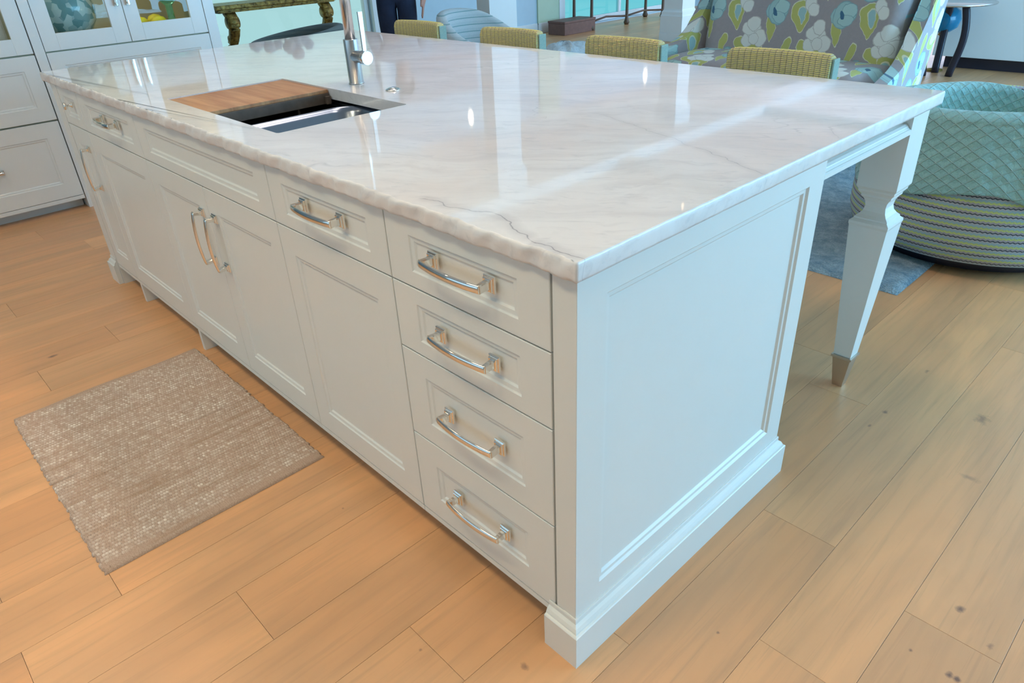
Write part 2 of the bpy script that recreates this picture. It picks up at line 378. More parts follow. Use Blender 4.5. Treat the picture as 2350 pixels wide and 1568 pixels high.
# ------------------------------------------------------------------ mesh helper
class MB:
    def __init__(s): s.v = []; s.f = []; s.sm = []
    def add(s, vs, fs, smooth=False):
        b = len(s.v); s.v += [tuple(v) for v in vs]
        s.f += [tuple(b + i for i in f) for f in fs]; s.sm += [smooth] * len(fs); return s
    def box(s, x0, x1, y0, y1, z0, z1, bev=0.):
        if bev <= 0:
            vs = [(x, y, z) for x in (x0, x1) for y in (y0, y1) for z in (z0, z1)]
            return s.add(vs, [(0, 1, 3, 2), (4, 6, 7, 5), (0, 4, 5, 1), (2, 3, 7, 6), (0, 2, 6, 4), (1, 5, 7, 3)])
        bm = bmesh.new(); bmesh.ops.create_cube(bm, size=1.)
        for v in bm.verts: v.co = Vector(((x0 + x1) / 2 + v.co.x * (x1 - x0), (y0 + y1) / 2 + v.co.y * (y1 - y0), (z0 + z1) / 2 + v.co.z * (z1 - z0)))
        bmesh.ops.bevel(bm, geom=list(bm.edges), offset=bev, segments=2, affect='EDGES', profile=.6)
        return s.bm(bm)
    def bm(s, bm, smooth=False, mat=None):
        bm.verts.index_update()
        vs = [(mat @ v.co if mat else v.co) for v in bm.verts]
        s.add(vs, [[v.index for v in f.verts] for f in bm.faces], smooth); bm.free(); return s
    def rings(s, rings, closed=True, cap0=True, cap1=True, smooth=True):
        n = len(rings[0]); vs = [p for r in rings for p in r]; fs = []
        for i in range(len(rings) - 1):
            for j in range(n if closed else n - 1):
                k = (j + 1) % n
                fs.append((i * n + j, i * n + k, (i + 1) * n + k, (i + 1) * n + j))
        b = len(s.v); s.add(vs, fs, smooth)
        if cap0: s.f.append(tuple(b + j for j in reversed(range(n)))); s.sm.append(False)
        if cap1: s.f.append(tuple(b + (len(rings) - 1) * n + j for j in range(n))); s.sm.append(False)
        return s
    def lathe(s, prof, c=(0, 0, 0), n=32, axis='z', cap0=True, cap1=True, smooth=True):
        R = []
        for r, h in prof:
            ring = []
            for j in range(n):
                a = 2 * pi * j / n; x, y = r * cos(a), r * sin(a)
                p = (x, y, h) if axis == 'z' else ((h, x, y) if axis == 'x' else (y, h, x))
                ring.append((c[0] + p[0], c[1] + p[1], c[2] + p[2]))
            R.append(ring)
        return s.rings(R, True, cap0, cap1, smooth)
    def tube(s, pts, rad, n=12, sq=None, cap=True, smooth=True, up=(0, 0, 1)):
        """sweep; rad a number, list, or sq=(half width, half height) lists for a flat bar"""
        pts = [Vector(p) for p in pts]; R = []
        for i, p in enumerate(pts):
            t = (pts[min(i + 1, len(pts) - 1)] - pts[max(i - 1, 0)]).normalized()
            u = Vector(up)
            if abs(t.dot(u)) > .95: u = Vector((1, 0, 0)) if abs(t.x) < .9 else Vector((0, 1, 0))
            a = t.cross(u).normalized(); b = a.cross(t).normalized()
            ring = []
            if sq:
                w, h = sq[i] if isinstance(sq, list) else sq
                c = min(w, h) * .35
                for du, dv in ((w, h - c), (w - c, h), (-w + c, h), (-w, h - c), (-w, -h + c), (-w + c, -h), (w - c, -h), (w, -h + c)):
                    ring.append(p + a * du + b * dv)
            else:
                r = rad[i] if isinstance(rad, (list, tuple)) else rad
                for j in range(n):
                    g = 2 * pi * j / n; ring.append(p + a * cos(g) * r + b * sin(g) * r)
            R.append(ring)
        return s.rings(R, True, cap, cap, smooth)
    def prism(s, poly, axis, a, b, smooth=False):
        """extrude a 2-D outline along an axis"""
        def P(u, v, w): return {'x': (w, u, v), 'y': (u, w, v), 'z': (u, v, w)}[axis]
        return s.rings([[P(u, v, a) for u, v in poly], [P(u, v, b) for u, v in poly]], True, True, True, smooth)
    def mesh(s, name):
        me = bpy.data.meshes.new(name); me.from_pydata(s.v, [], s.f)
        me.polygons.foreach_set('use_smooth', s.sm); me.update()
        bm = bmesh.new(); bm.from_mesh(me); bmesh.ops.recalc_face_normals(bm, faces=bm.faces); bm.to_mesh(me); bm.free()
        return me
    def build(s, name, mat, parent=None, loc=None, rot=None):
        me = s.mesh(name); me.materials.append(mat)
        o = bpy.data.objects.new(name, me); COL.objects.link(o)
        if parent: o.parent = parent
        if loc: o.location = loc
        if rot: o.rotation_euler = rot
        return o

def tag(o, label=None, cat=None, group=None, kind=None):
    if label: o['label'] = label
    if cat: o['category'] = cat
    if group: o['group'] = group
    if kind: o['kind'] = kind
    return o
def empty(name, loc=(0, 0, 0), rz=0., label=None, cat=None, group=None):
    o = bpy.data.objects.new(name, None); COL.objects.link(o); o.location = loc; o.rotation_euler = (0, 0, rz)
    o.empty_display_size = .1
    return tag(o, label, cat, group)
def struct(name, mb, mat, parent=None):
    o = mb.build(name, mat, parent)
    if not parent: o['kind'] = 'structure'
    return o
def copy_tree(o, parent=None):
    c = o.copy(); COL.objects.link(c); c.parent = parent
    for ch in [k for k in o.children]:
        copy_tree(ch, c)
    return c

# ------------------------------------------------------------------ the room
CEIL = 3.0
def build_floor():
    m = MB(); att = []
    w = .189; g = .0004
    joints = {0: [.666], -1: [1.297, .103], 2: [.592], 1: [1.95], -6: [-.631], -4: [-.432], -12: [-.498], -2: [-.2], -3: [.9]}
    for k in range(-39, 24):
        x0 = .0625 + k * w; x1 = x0 + w
        rr = random.Random(k * 7 + 3)
        cuts = list(joints.get(k, [rr.uniform(-1, 1)]))
        lo = min(cuts)
        while lo > -4.4: lo -= rr.uniform(1.3, 2.1); cuts.append(lo)
        hi = max(cuts)
        while hi < 12: hi += rr.uniform(1.3, 2.1); cuts.append(hi)
        cuts = sorted(cuts); cuts[0] = -4.5; cuts[-1] = 12.
        for a, b in zip(cuts, cuts[1:]):
            c = (rr.random(), rr.random(), 0)
            # plank: flat top with a small eased edge
            e = .0004; xa, xb, ya, yb = x0 + g, x1 - g, a + g, b - g
            m.add([(xa, ya, -.0002), (xb, ya, -.0002), (xb, yb, -.0002), (xa, yb, -.0002),
                   (xa + e, ya + e, 0), (xb - e, ya + e, 0), (xb - e, yb - e, 0), (xa + e, yb - e, 0),
                   (xa, ya, -.012), (xb, ya, -.012), (xb, yb, -.012), (xa, yb, -.012)],
                  [(4, 5, 6, 7), (0, 1, 5, 4), (1, 2, 6, 5), (2, 3, 7, 6), (3, 0, 4, 7), (8, 9, 1, 0), (9, 10, 2, 1), (10, 11, 3, 2), (11, 8, 0, 3)])
            att += [c] * 12
    m.box(-7.32, 4.6, -4.5, 12, -.06, -.011); att += [(.5, .5, 0)] * 8
    me = bpy.data.meshes.new('floor'); me.from_pydata(m.v, [], m.f); me.materials.append(M['floor'])
    a = me.attributes.new('plank', 'FLOAT_VECTOR', 'POINT')
    a.data.foreach_set('vector', [x for c in att for x in c])
    me.update()
    o = bpy.data.objects.new('floor', me); COL.objects.link(o); o['kind'] = 'structure'
build_floor()

def wall_x(name, x, y0, y1, z0, z1, mat, holes=(), t=.14, parent=None):
    """wall lying along Y with its room face at x (thickness t away from the room), holes (y0,y1,z0,z1)"""
    m = MB(); ys = sorted({y0, y1, *[h[0] for h in holes], *[h[1] for h in holes]}); zs = sorted({z0, z1, *[h[2] for h in holes], *[h[3] for h in holes]})
    for a, b in zip(ys, ys[1:]):
        for c, d in zip(zs, zs[1:]):
            if any(h[0] <= a and b <= h[1] and h[2] <= c and d <= h[3] for h in holes): continue
            m.box(min(x, x + t), max(x, x + t), a, b, c, d)
    return struct(name, m, mat, parent)
def wall_y(name, y, x0, x1, z0, z1, mat, holes=(), t=.14):
    m = MB(); xs = sorted({x0, x1, *[h[0] for h in holes], *[h[1] for h in holes]}); zs = sorted({z0, z1, *[h[2] for h in holes], *[h[3] for h in holes]})
    for a, b in zip(xs, xs[1:]):
        for c, d in zip(zs, zs[1:]):
            if any(h[0] <= a and b <= h[1] and h[2] <= c and d <= h[3] for h in holes): continue
            m.box(a, b, min(y, y + t), max(y, y + t), c, d)
    return struct(name, m, mat)

WLX = -7.2
wall_x('wall_left', WLX, -4.4, 11.6, 0, CEIL, M['wall'], holes=[(2.35, 4.45, .02, 2.05), (7.82, 10.6, .02, 2.3)], t=-.14)
wall_y('wall_far', 11.6, -7.3, 4.6, 0, CEIL, M['wall'], holes=[(-6.6, -4.9, .02, 2.3), (-4.5, 1.0, .3, 2.4), (1.4, 4.2, .02, 2.4)])
wall_x('wall_right', 4.4, -4.4, 11.6, 0, CEIL, M['wallwarm'], holes=[(-.4, 3.2, .05, 2.5), (3.6, 7.2, .05, 2.5), (7.6, 11.2, .05, 2.5)], t=.14)
wall_y('wall_kitchen', -4.2, -7.3, 4.6, 0, CEIL, M['wallwarm'], t=-.14)
struct('ceiling', MB().box(-7.4, 4.6, -4.4, 11.8, CEIL, CEIL + .1), M['ceil'])
struct('trim_1', MB().box(-4.98, -4.55, -1., 11.6, 2.86, CEIL - .001, .01), M['white'])       # header over the columns
for i, (yy, hw) in enumerate(((2.4, .10), (6.0, .10), (9.4, .10))):
    struct('trim_%d' % (i + 2), MB().box(-4.54, 4.4, yy - hw, yy + hw, 2.9, CEIL - .001, .01), M['white'])
# windows
def window(name, plane, p, a0, a1, z0, z1, nm, mat, d=-.07, mw=.03):
    m = MB(); fw = .06
    def bx(a, b, c, e, t=.035):
        if plane == 'x': m.box(p + d - t, p + d + t, a, b, c, e, .006)
        else: m.box(a, b, p + d - t, p + d + t, c, e, .006)
    bx(a0 + .001, a0 + fw, z0 + .001, z1 - .001); bx(a1 - fw, a1 - .001, z0 + .001, z1 - .001); bx(a0 + fw, a1 - fw, z0 + .001, z0 + fw + .03); bx(a0 + fw, a1 - fw, z1 - fw, z1 - .001)
    for k in range(1, nm): a = a0 + (a1 - a0) * k / nm; bx(a - mw, a + mw, z0 + fw + .03, z1 - fw, .028)
    o = struct(name, m, M['white'])
    g = MB()
    if plane == 'x': g.box(p + d - .004, p + d + .004, a0 + .02, a1 - .02, z0 + .03, z1 - .03)
    else: g.box(a0 + .02, a1 - .02, p + d - .004, p + d + .004, z0 + .03, z1 - .03)
    g.build('pane', mat, o); return o
window('window_1', 'x', WLX, 2.35, 4.45, .02, 2.05, 1, M['pane'], -.07)
window('window_2', 'x', WLX, 7.82, 10.6, .02, 2.3, 2, M['tealpane'])
window('window_3', 'y', 11.6, -6.6, -4.9, .02, 2.3, 2, M['pane'], .07)
window('window_4', 'y', 11.6, -4.5, 1.0, .3, 2.4, 4, M['pane'], .07)
window('window_5', 'y', 11.6, 1.4, 4.2, .02, 2.4, 3, M['pane'], .07)
window('window_6', 'x', 4.4, -.4, 3.2, .05, 2.5, 3, M['pane'], .07)
window('window_7', 'x', 4.4, 3.6, 7.2, .05, 2.5, 3, M['pane'], .07)
window('window_8', 'x', 4.4, 7.6, 11.2, .05, 2.5, 3, M['pane'], .07)
# casings and piers along the left wall
struct('trim_6', MB().box(WLX, WLX + .05, 4.45, 4.58, 0, 2.3, .006), M['white'])
struct('trim_8', MB().box(WLX, WLX + .025, 7.26, 7.70, .12, CEIL), M['greenwall'])
struct('trim_9', MB().box(WLX, WLX + .04, 7.70, 7.82, 0, 2.4, .006), M['white'])
struct('baseboard_left', MB().box(WLX, WLX + .04, 7.26, 7.70, 0, .14, .005).box(WLX, WLX + .02, 4.58, 7.25, 0, .14, .004), M['white'])

# ---- columns
def column(x0, y0, sx, sy, label):
    root = empty('column', (x0 - sx / 2, y0 + sy / 2, 0), 0, label, 'column')
    h = sx / 2; g = (sy - sx) / 2
    MB().box(-h, h, -h - g, h + g, 0, .10, .004).box(-h + .004, h - .004, -h - g + .004, h + g - .004, .10, .30, .004).build('base', M['white'], root)
    q = h - .034; m = MB(); prof = [(h - .004, .30), (h - .012, .315), (q + .02, .345), (q + .004, .365), (q, .38), (q, 2.60), (q + .004, 2.61), (q + .03, 2.64), (h, 2.66), (h, 2.858)]
    R = [[(-r, -r - g, z), (r, -r - g, z), (r, r + g, z), (-r, r + g, z)] for r, z in prof]
    m.rings(R, True, True, True, False); m.build('shaft', M['white'], root)
column(-4.87, 7.47, .34, .34, 'white square column beyond the seating area, right of the brown box')
column(-4.58, 3.98, .24, .41, 'white square column behind the pale striped barrel chair')

# ------------------------------------------------------------------ kitchen island
H, TH = .915, .0335
X0, X1, X2, X3, X4, X5 = -.5038, -.9964, -1.447, -1.898, -2.507, -2.764
XF, XL = -.0551, -2.847
Z1, Z2, Z3, Z4 = .7289, .570, .3373, .1032
ZT = H - TH - .004
WB = .815

def panel_mesh(w, h, fw, fh, th=.020, steps=None):
    """inset panel front: local x 0..w, z 0..h, face at y=0, looking to -y; returned as MB"""
    st = steps or [(0, 0), (.0028, .0028), (.0045, .0032), (.0115, .0038), (.0155, .0068), (.018, .0072)]
    m = MB(); e = .0012
    def ring(i, j, y): return [(i, y, j), (w - i, y, j), (w - i, y, h - j), (i, y, h - j)]
    R = [ring(0, 0, th), ring(0, 0, e), ring(e, e, 0)] + [ring(fw + a, fh + a, d) for a, d in st]
    m.rings(R, True, True, True, False)
    return m

def pull(kind='bar'):
    """arched bar pull, local x along the bar, sticking out to -y; returns MB for the handle"""
    m = MB(); L = .0775
    for s in (-1, 1):
        x = s * L
        R = []
        for w, h, y in ((.0135, .0160, 0), (.0135, .0160, -.0038), (.0122, .0147, -.0048), (.0105, .0128, -.0052), (.0102, .0125, -.0080), (.009, .0112, -.0092)):
            R.append([(x - w, y, -h), (x + w, y, -h), (x + w, y, h), (x - w, y, h)])
        m.rings(R, True, True, True, False)
        pts = [(x, -.008, 0), (x, -.015, 0), (x + s * .0012, -.024, 0), (x + s * .0025, -.0315, 0)]
        m.tube(pts, 0, sq=[(.0072, .0096), (.0062, .0086), (.0058, .0084), (.0050, .0086)], smooth=False)
    R = []
    for i in range(33):
        t = -1 + 2 * i / 32; x = t * (L + .0062); y = -.0325 - .0062 * (1 - t * t); a = .0034 + .0022 * (1 - t * t) ** .7; b = .0080 + .0008 * (1 - t * t)
        R.append([(x, y + .0015 + (a * sin(g) if sin(g) < 0 else a * .45 * sin(g)), b * cos(g)) for g in [2 * pi * k / 18 for k in range(18)]])
    m.rings(R, True, True, True, True)
    return m
HANDLE = pull()
def put_handle(parent, x, z, vert=False, sc=1.):
    o = HANDLE.build('handle', M['chrome'], parent, (x, 0, z), (0, radians(90) if vert else 0, 0))
    return o

GP = .0016
def cabinet(name, x0, x1, label, foot_left=False, hollow=False):
    root = empty(name, (x0, 0, 0), 0, label, 'cabinet', None)
    w = x1 - x0; m = MB()
    # carcass box behind the fronts, with a thin bottom rail showing
    if hollow:
        m.box(.0008, .018, .024, WB - .02, .086, H - TH - .001).box(w - .018, w - .0008, .024, WB - .02, .086, H - TH - .001)
        m.box(.018, w - .018, .024, WB - .02, .086, .104).box(.018, w - .018, WB - .04, WB - .02, .104, H - TH - .001).box(.018, w - .018, .024, .034, .104, H - TH - .001)
    else: m.box(.0008, w - .0008, .024, WB - .02, .086, H - TH - .001)
    m.box(.0008, w - .0008, .001, .0235, .086, Z4 - GP)
    m.build('carcass', M['cab'], root)
    MB().box(.001, w - .001, .075, .09, 0, .0855).build('toe_kick', M['cab'], root)
    if foot_left: MB().box(.002, .022, .001, .0745, 0, .0855, .001).build('foot', M['cab'], root)
    return root, w
def front(root, name, w, za, zb, fw, fh, a=0., b=None):
    """drawer or door front between za and zb, from a to b in the cabinet's x"""
    b = w if b is None else b
    o = panel_mesh(b - a - 2 * GP, zb - za - 2 * GP, fw - GP, fh - GP).build(name, M['cab'], root, (a + GP, 0, za + GP))
    return o

# drawer stack
r, w = cabinet('drawer_cabinet', X0, XF, 'white four-drawer cabinet of the island, nearest the camera')
hx = w / 2 - .0
for za, zb, fh, hz in ((Z1, ZT, .036, .812), (Z2, Z1, .036, .652), (Z3, Z2, .055, .457), (Z4, Z3, .066, .226)):
    d = front(r, 'drawer', w, za, zb, .076, fh)
    put_handle(d, -.2745 - X0 - GP, hz - za - GP)
# single door with drawer
r, w = cabinet('door_cabinet', X1, X0, 'white island cabinet with one drawer over a wide door, left of the four-drawer stack', foot_left=False)
d = front(r, 'drawer', w, Z1, ZT, .068, .036); put_handle(d, -.7475 - X1 - GP, .812 - Z1 - GP)
front(r, 'door', w, Z4, Z1, .066, .072)
# sink base
r, w = cabinet('sink_cabinet', X3, X1, 'white two-door sink base cabinet of the island with paired upright handles', foot_left=True, hollow=True)
front(r, 'false_front', w, Z1, ZT, .074, .036)
d = front(r, 'door', w, Z4, Z1, .062, .072, 0, X2 - X3); put_handle(d, (X2 - X3) - .048, .562 - Z4, True)
d = front(r, 'door', w, Z4, Z1, .062, .072, X2 - X3, w); put_handle(d, .042, .562 - Z4, True)
# second door cabinet
r, w = cabinet('door_cabinet', X4, X3, 'white island cabinet left of the sink doors, its door without a handle', foot_left=True)
d = front(r, 'drawer', w, Z1, ZT, .074, .036); put_handle(d, -2.166 - X4, .812 - Z1)
front(r, 'door', w, Z4, Z1, .068, .072)
# narrow cabinet with knob
r, w = cabinet('narrow_cabinet', X5, X4, 'narrow white cabinet with a small knob drawer at the far left end of the island')
d = front(r, 'drawer', w, Z1, ZT, .055, .036)
k = MB(); k.lathe([(.010, 0), (.010, -.003), (.0045, -.005), (.0045, -.018), (.013, -.021), (.014, -.028), (.010, -.031)], (w / 2 + .022, 0, .815 - Z1), 16, 'y')
k.build('knob', M['chrome'], d)
d = front(r, 'door', w, Z4, Z1, .055, .072); put_handle(d, w - .066, .572 - Z4, True)

# end panels with base block and cap moulding
def end_panel(name, mirror, label):
    root = empty(name, (0 if not mirror else XL, 0, 0), 0, label, 'end panel')
    sx = -1 if mirror else 1
    fl = (lambda p: (sx * p[0], p[1], p[2]))
    m = MB(); xs = .052
    # stile on the drawer side
    wst = (.0551 - .0042) if not mirror else (abs(XL - X5) - .003)
    m.box(-wst, -.030, 0, .05, .0, ZT + .003)
    o = m; m.v = [fl(p) for p in m.v]; m.build('stile', M['cab'], root)
    # panelled face
    m = MB(); z0 = .05; z1 = ZT + .003
    def ring(a0, a1, b0, b1, x): return [(x, a0, b0), (x, a1, b0), (x, a1, b1), (x, a0, b1)]
    A0, A1, B0, B1 = .072, .748, .170, .832
    R = [ring(0, WB, z0, z1, -.030), ring(0, WB, z0, z1, -.0008), ring(.0008, WB - .0008, z0, z1, 0)]
    for a, x in ((0, 0), (.0050, -.0048), (.0062, -.0050), (.0125, -.0053), (.0175, -.0098), (.0185, -.0102)):
        R.append(ring(A0 + a, A1 - a, B0 + a, B1 - a, x))
    m.rings(R, True, True, True, False); m.v = [fl(p) for p in m.v]; m.build('panel', M['cab'], root)
    # base moulding wraps the corner: profile (out, z)
    p, hb = .0194, .0917
    prof = [(p, 0), (p, hb - .002), (p - .002, hb), (p - .006, hb + .0015), (p - .0065, hb + .005), (p - .010, hb + .012), (p - .016, hb + .017), (.0035, hb + .027), (.0022, hb + .030)]
    bw = .0903
    m = MB(); R = []
    for o_, z in prof:
        R.append([(p - bw, -o_, z), (o_, -o_, z), (o_, WB + o_, z), (p - bw, WB + o_, z), (p - bw, WB + .0006, z), (-.031, WB + .0006, z), (-.031, .0008 - .0016, z), (p - bw, .0008 - .0016, z)])
    m.rings(R, True, True, True, False)
    m.box(p - bw, -.053, 0, .0745, 0, .0855)
    m.v = [fl(q) for q in m.v]; m.build('base_moulding', M['cab'], root)
end_panel('island_end_panel', False, 'white panelled end of the island facing the camera, with stepped base moulding')
end_panel('island_end_panel', True, 'white end panel and base block at the far left end of the island')
o = MB().box(XL + .035, -.035, WB - .0185, WB, .0, ZT + .003, .001).build('island_back_panel', M['cab'])
tag(o, 'plain white back panel of the island facing the bar stools', 'panel')

# leg frame carrying the overhang
def leg(cx, cy, parent):
    h = .054
    m = MB()
    prof = [(h, H - TH - .001), (h, .672), (h - .005, .664), (h - .0055, .658), (h - .013, .648), (h - .0135, .642)]
    c = [(h - .019, .636), (h - .024, .626), (h - .026, .612), (h - .023, .598), (h - .016, .588), (h - .008, .581)]
    prof += c + [(h - .0075, .577), (h + .0005, .570), (h + .001, .563), (h - .001, .556), (.0265, .118)]
    R = [[(cx - r, cy - r, z), (cx + r, cy - r, z), (cx + r, cy + r, z), (cx - r, cy + r, z)] for r, z in prof]
    m.rings(R, True, True, True, False)
    o = m.build('leg', M['cab'], parent)
    f = MB(); R = [[(cx - r, cy - r, z), (cx + r, cy - r, z), (cx + r, cy + r, z), (cx - r, cy + r, z)] for r, z in ((.026, .1175), (.032, .117), (.032, .109), (.0275, .106), (.0155, 0))]
    f.rings(R, True, True, True, False); f.build('ferrule', M['satin'], o)
    return o
fr = empty('overhang_frame', (0, 0, 0), 0, 'white apron on tapered legs with metal tips under the island overhang', 'leg frame')
CYL = 1.358
leg(-.056, CYL, fr); leg(XL + .056, CYL, fr)
m = MB()
ya, yb = WB + .001, CYL - .055
m.box(-.050, -.030, ya, yb, .832, H - TH - .001)                       # recessed board
# bottom rail with a bead, extruded along y
prof = [(-.052, .829), (-.0005, .829), (-.0005, .8385), (-.004, .842), (-.0055, .8425), (-.010, .848), (-.0105, .8495), (-.016, .8545), (-.0285, .8565), (-.052, .8565)]
m.rings([[(x, ya, z) for x, z in prof], [(x, yb, z) for x, z in prof]], True, True, True, False)
m.build('apron', M['cab'], fr)
m = MB(); m.box(XL + .06 + .056, -.112, CYL - .01, CYL + .02, .80, H - TH - .001, .001); m.box(XL + .03, XL + .05, ya, yb, .829, H - TH - .001)
m.build('long_apron', M['cab'], fr)

# ---- countertop with a chiselled edge and the sink cut-out
SX0, SX1, SY0, SY1 = -1.822, -1.088, .094, .500
def countertop():
    ex, ox = .0116, .0143
    xa, xb, ya, yb = ex - 2.9014, ex, -ox, 1.4699 - ox
    rnd = random.Random(5)
    def wob(t, seed):
        return (sin(t * 61 + seed) * .4 + sin(t * 131 + seed * 2.3) * .35 + sin(t * 23.7 + seed * 1.7) * .45 + sin(t * 287 + seed) * .16)
    P = []
    def side(p, q, nrm, amp, seed):
        L = math.hypot(q[0] - p[0], q[1] - p[1]); n = int(L / .006)
        for i in range(n):
            t = i / n; d = t * L; e = min(1, d / .02, (L - d) / .02)
            P.append((p[0] + (q[0] - p[0]) * t, p[1] + (q[1] - p[1]) * t, nrm, amp * e, d + seed * 3.1, seed))
    side((xa, ya), (xb, ya), (0, -1), .0042, 1); side((xb, ya), (xb, yb), (1, 0), .0006, 2)
    side((xb, yb), (xa, yb), (0, 1), .0006, 3); side((xa, yb), (xa, ya), (-1, 0), .0006, 4)
    def lay(inset, z, k, ph, flatten=1.):
        out = []
        for x, y, nr, amp, t, sd in P:
            w = wob(t, sd + ph) * amp * k
            rough = amp > .002
            zz = z
            if rough: zz = z + wob(t * 1.3, sd + ph + 9) * amp * .35 * (1 if 0 < flatten < 1 else 0)
            ins = inset * (1.0 if rough else .42)
            # pull toward the inside along both axes at the corners
            nx, ny = nr
            px, py = x - nx * (ins - w), y - ny * (ins - w)
            px = min(max(px, xa + ins * (0 if nx else 1)), xb - ins * (0 if nx else 1)) if not nx else px
            py = min(max(py, ya + ins), yb - ins) if nx else py
            out.append((px, py, zz))
        return out
    rings = [lay(.0055, H, .9, 0, 0), lay(.0022, H - .0012, 1.0, 0, .3), lay(.0004, H - .004, 1.1, .12, .5), lay(-.0002, H - .010, 1.25, .35, .5), lay(0, H - .016, 1.3, .6, .5),
             lay(.0004, H - .023, 1.2, .9, .5), lay(.001, H - .029, 1., 1.1, .5), lay(.0025, H - TH, .8, 1.2, 0), lay(.04, H - TH, 0, 0, 0)]
    bm = bmesh.new(); V = [[bm.verts.new(p) for p in r] for r in rings]; n = len(P)
    for a, b in zip(V, V[1:]):
        for j in range(n):
            f = bm.faces.new((a[j], b[j], b[(j + 1) % n], a[(j + 1) % n])); f.smooth = True; f.material_index = 1
    hole = []
    def arc(cx, cy, a0):
        for k in range(5):
            a = a0 + k * pi / 8; hole.append((cx + .008 * cos(a), cy + .008 * sin(a)))
    arc(SX1 - .008, SY1 - .008, 0); arc(SX0 + .008, SY1 - .008, pi / 2); arc(SX0 + .008, SY0 + .008, pi); arc(SX1 - .008, SY0 + .008, 1.5 * pi)
    h0 = [bm.verts.new((x, y, H)) for x, y in hole]; h1 = [bm.verts.new((x, y, H - TH)) for x, y in hole]; nh = len(hole)
    for j in range(nh):
        f = bm.faces.new((h0[j], h0[(j + 1) % nh], h1[(j + 1) % nh], h1[j])); f.material_index = 0
    hx, hy = (SX0 + SX1) / 2, (SY0 + SY1) / 2
    def ang(v): return math.atan2((v.co.y - hy), (v.co.x - hx)) % (2 * pi)
    def turn(L):
        k = min(range(len(L)), key=lambda i: ang(L[i]) if ang(L[i - 1]) > 5 or True else 9)
        return L[k:] + L[:k]
    for outer, inner in ((V[0], h0), (V[-1], h1)):
        A = turn(outer); B = turn(inner); i = j = 0; na, nb = len(A), len(B)
        while i < na or j < nb:
            aa = ang(A[i]) if i < na else 99; bb = ang(B[j]) if j < nb else 99
            if i >= na - 2 and i < na and aa < 1: aa = 6.28
            if aa <= bb: t = (A[i % na], A[(i + 1) % na], B[j % nb]); i += 1
            else: t = (B[j % nb], A[i % na], B[(j + 1) % nb]); j += 1
            f = bm.faces.new(t); f.material_index = 0
    bmesh.ops.recalc_face_normals(bm, faces=bm.faces)
    me = bpy.data.meshes.new('countertop'); bm.to_mesh(me); bm.free()
    me.materials.append(M['stone']); me.materials.append(M['stone_edge'])
    o = bpy.data.objects.new('countertop', me); COL.objects.link(o)
    tag(o, 'polished white quartzite island countertop with rough chiselled front edge and sink cut-out', 'countertop')
countertop()

# ---- sink
def rrect(x0, x1, y0, y1, r, z, n=6):
    P = []
    for cx, cy, a0 in ((x1 - r, y1 - r, 0), (x0 + r, y1 - r, pi / 2), (x0 + r, y0 + r, pi), (x1 - r, y0 + r, 1.5 * pi)):
        for k in range(n + 1):
            a = a0 + k * pi / 2 / n; P.append((cx + r * cos(a), cy + r * sin(a), z))
    return P
sk = empty('sink', (-1.455, .30, .63), 0, 'black-shadowed stainless undermount sink set into the island countertop', 'sink')
def off(m, d): m.v = [(a - d[0], b - d[1], c - d[2]) for a, b, c in m.v]; return m
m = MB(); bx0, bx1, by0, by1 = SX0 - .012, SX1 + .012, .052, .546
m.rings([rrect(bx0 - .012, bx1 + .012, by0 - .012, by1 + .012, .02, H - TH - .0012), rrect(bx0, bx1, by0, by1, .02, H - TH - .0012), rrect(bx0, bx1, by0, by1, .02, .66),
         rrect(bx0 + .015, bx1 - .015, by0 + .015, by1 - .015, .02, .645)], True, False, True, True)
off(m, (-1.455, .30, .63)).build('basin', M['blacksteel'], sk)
m = MB().box(bx0 + .001, bx1 - .001, by0 + .001, by0 + .028, .858, .868, .002)
off(m, (-1.455, .30, .63)).build('ledge', M['steel'], sk)
m = MB().box(bx0 + .001, bx1 - .001, by1 - .034, by1 - .001, .858, .868, .002)
off(m, (-1.455, .30, .63)).build('ledge', M['steel'], sk)
# cutting board
cb = empty('cutting_board', (-1.667, .30, .869), 0, 'wooden cutting board with dark edge fitted over the left part of the sink', 'cutting board')
m = MB().box(-1.8185, -1.516, .098, .4965, .901, .9115, .0012); off(m, (-1.667, .30, .869)).build('top_board', M['board'], cb)
m = MB().box(-1.8185, -1.512, .099, .4960, .869, .9008, .001).box(-1.5119, -1.500, .478, .4950, .869, .893, .001).box(-1.81, -1.52, .070, .0985, .8685, .877).box(-1.81, -1.52, .4965, .520, .8685, .877)
off(m, (-1.667, .30, .869)).build('base_board', M['smoked'], cb)
# colander tray
ct = empty('strainer_tray', (-1.255, .31, .78), 0, 'shiny stainless steel rounded tray sitting in the right part of the sink', 'tray')
tx0, tx1, ty0, ty1 = -1.415, -1.098, .078, .520
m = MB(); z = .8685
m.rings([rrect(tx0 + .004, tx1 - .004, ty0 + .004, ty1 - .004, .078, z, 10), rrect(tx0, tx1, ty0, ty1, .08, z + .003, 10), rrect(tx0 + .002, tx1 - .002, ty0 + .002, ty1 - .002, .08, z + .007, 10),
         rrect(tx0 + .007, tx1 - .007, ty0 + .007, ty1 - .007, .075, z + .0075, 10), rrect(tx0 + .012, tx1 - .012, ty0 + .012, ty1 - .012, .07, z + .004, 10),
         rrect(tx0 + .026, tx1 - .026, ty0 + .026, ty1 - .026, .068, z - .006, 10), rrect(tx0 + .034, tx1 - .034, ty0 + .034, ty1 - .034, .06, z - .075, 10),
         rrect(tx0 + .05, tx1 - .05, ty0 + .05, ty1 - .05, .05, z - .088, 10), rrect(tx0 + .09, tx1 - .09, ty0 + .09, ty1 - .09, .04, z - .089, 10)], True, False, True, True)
off(m, (-1.255, .31, .78)).build('tray', M['traysteel'], ct)

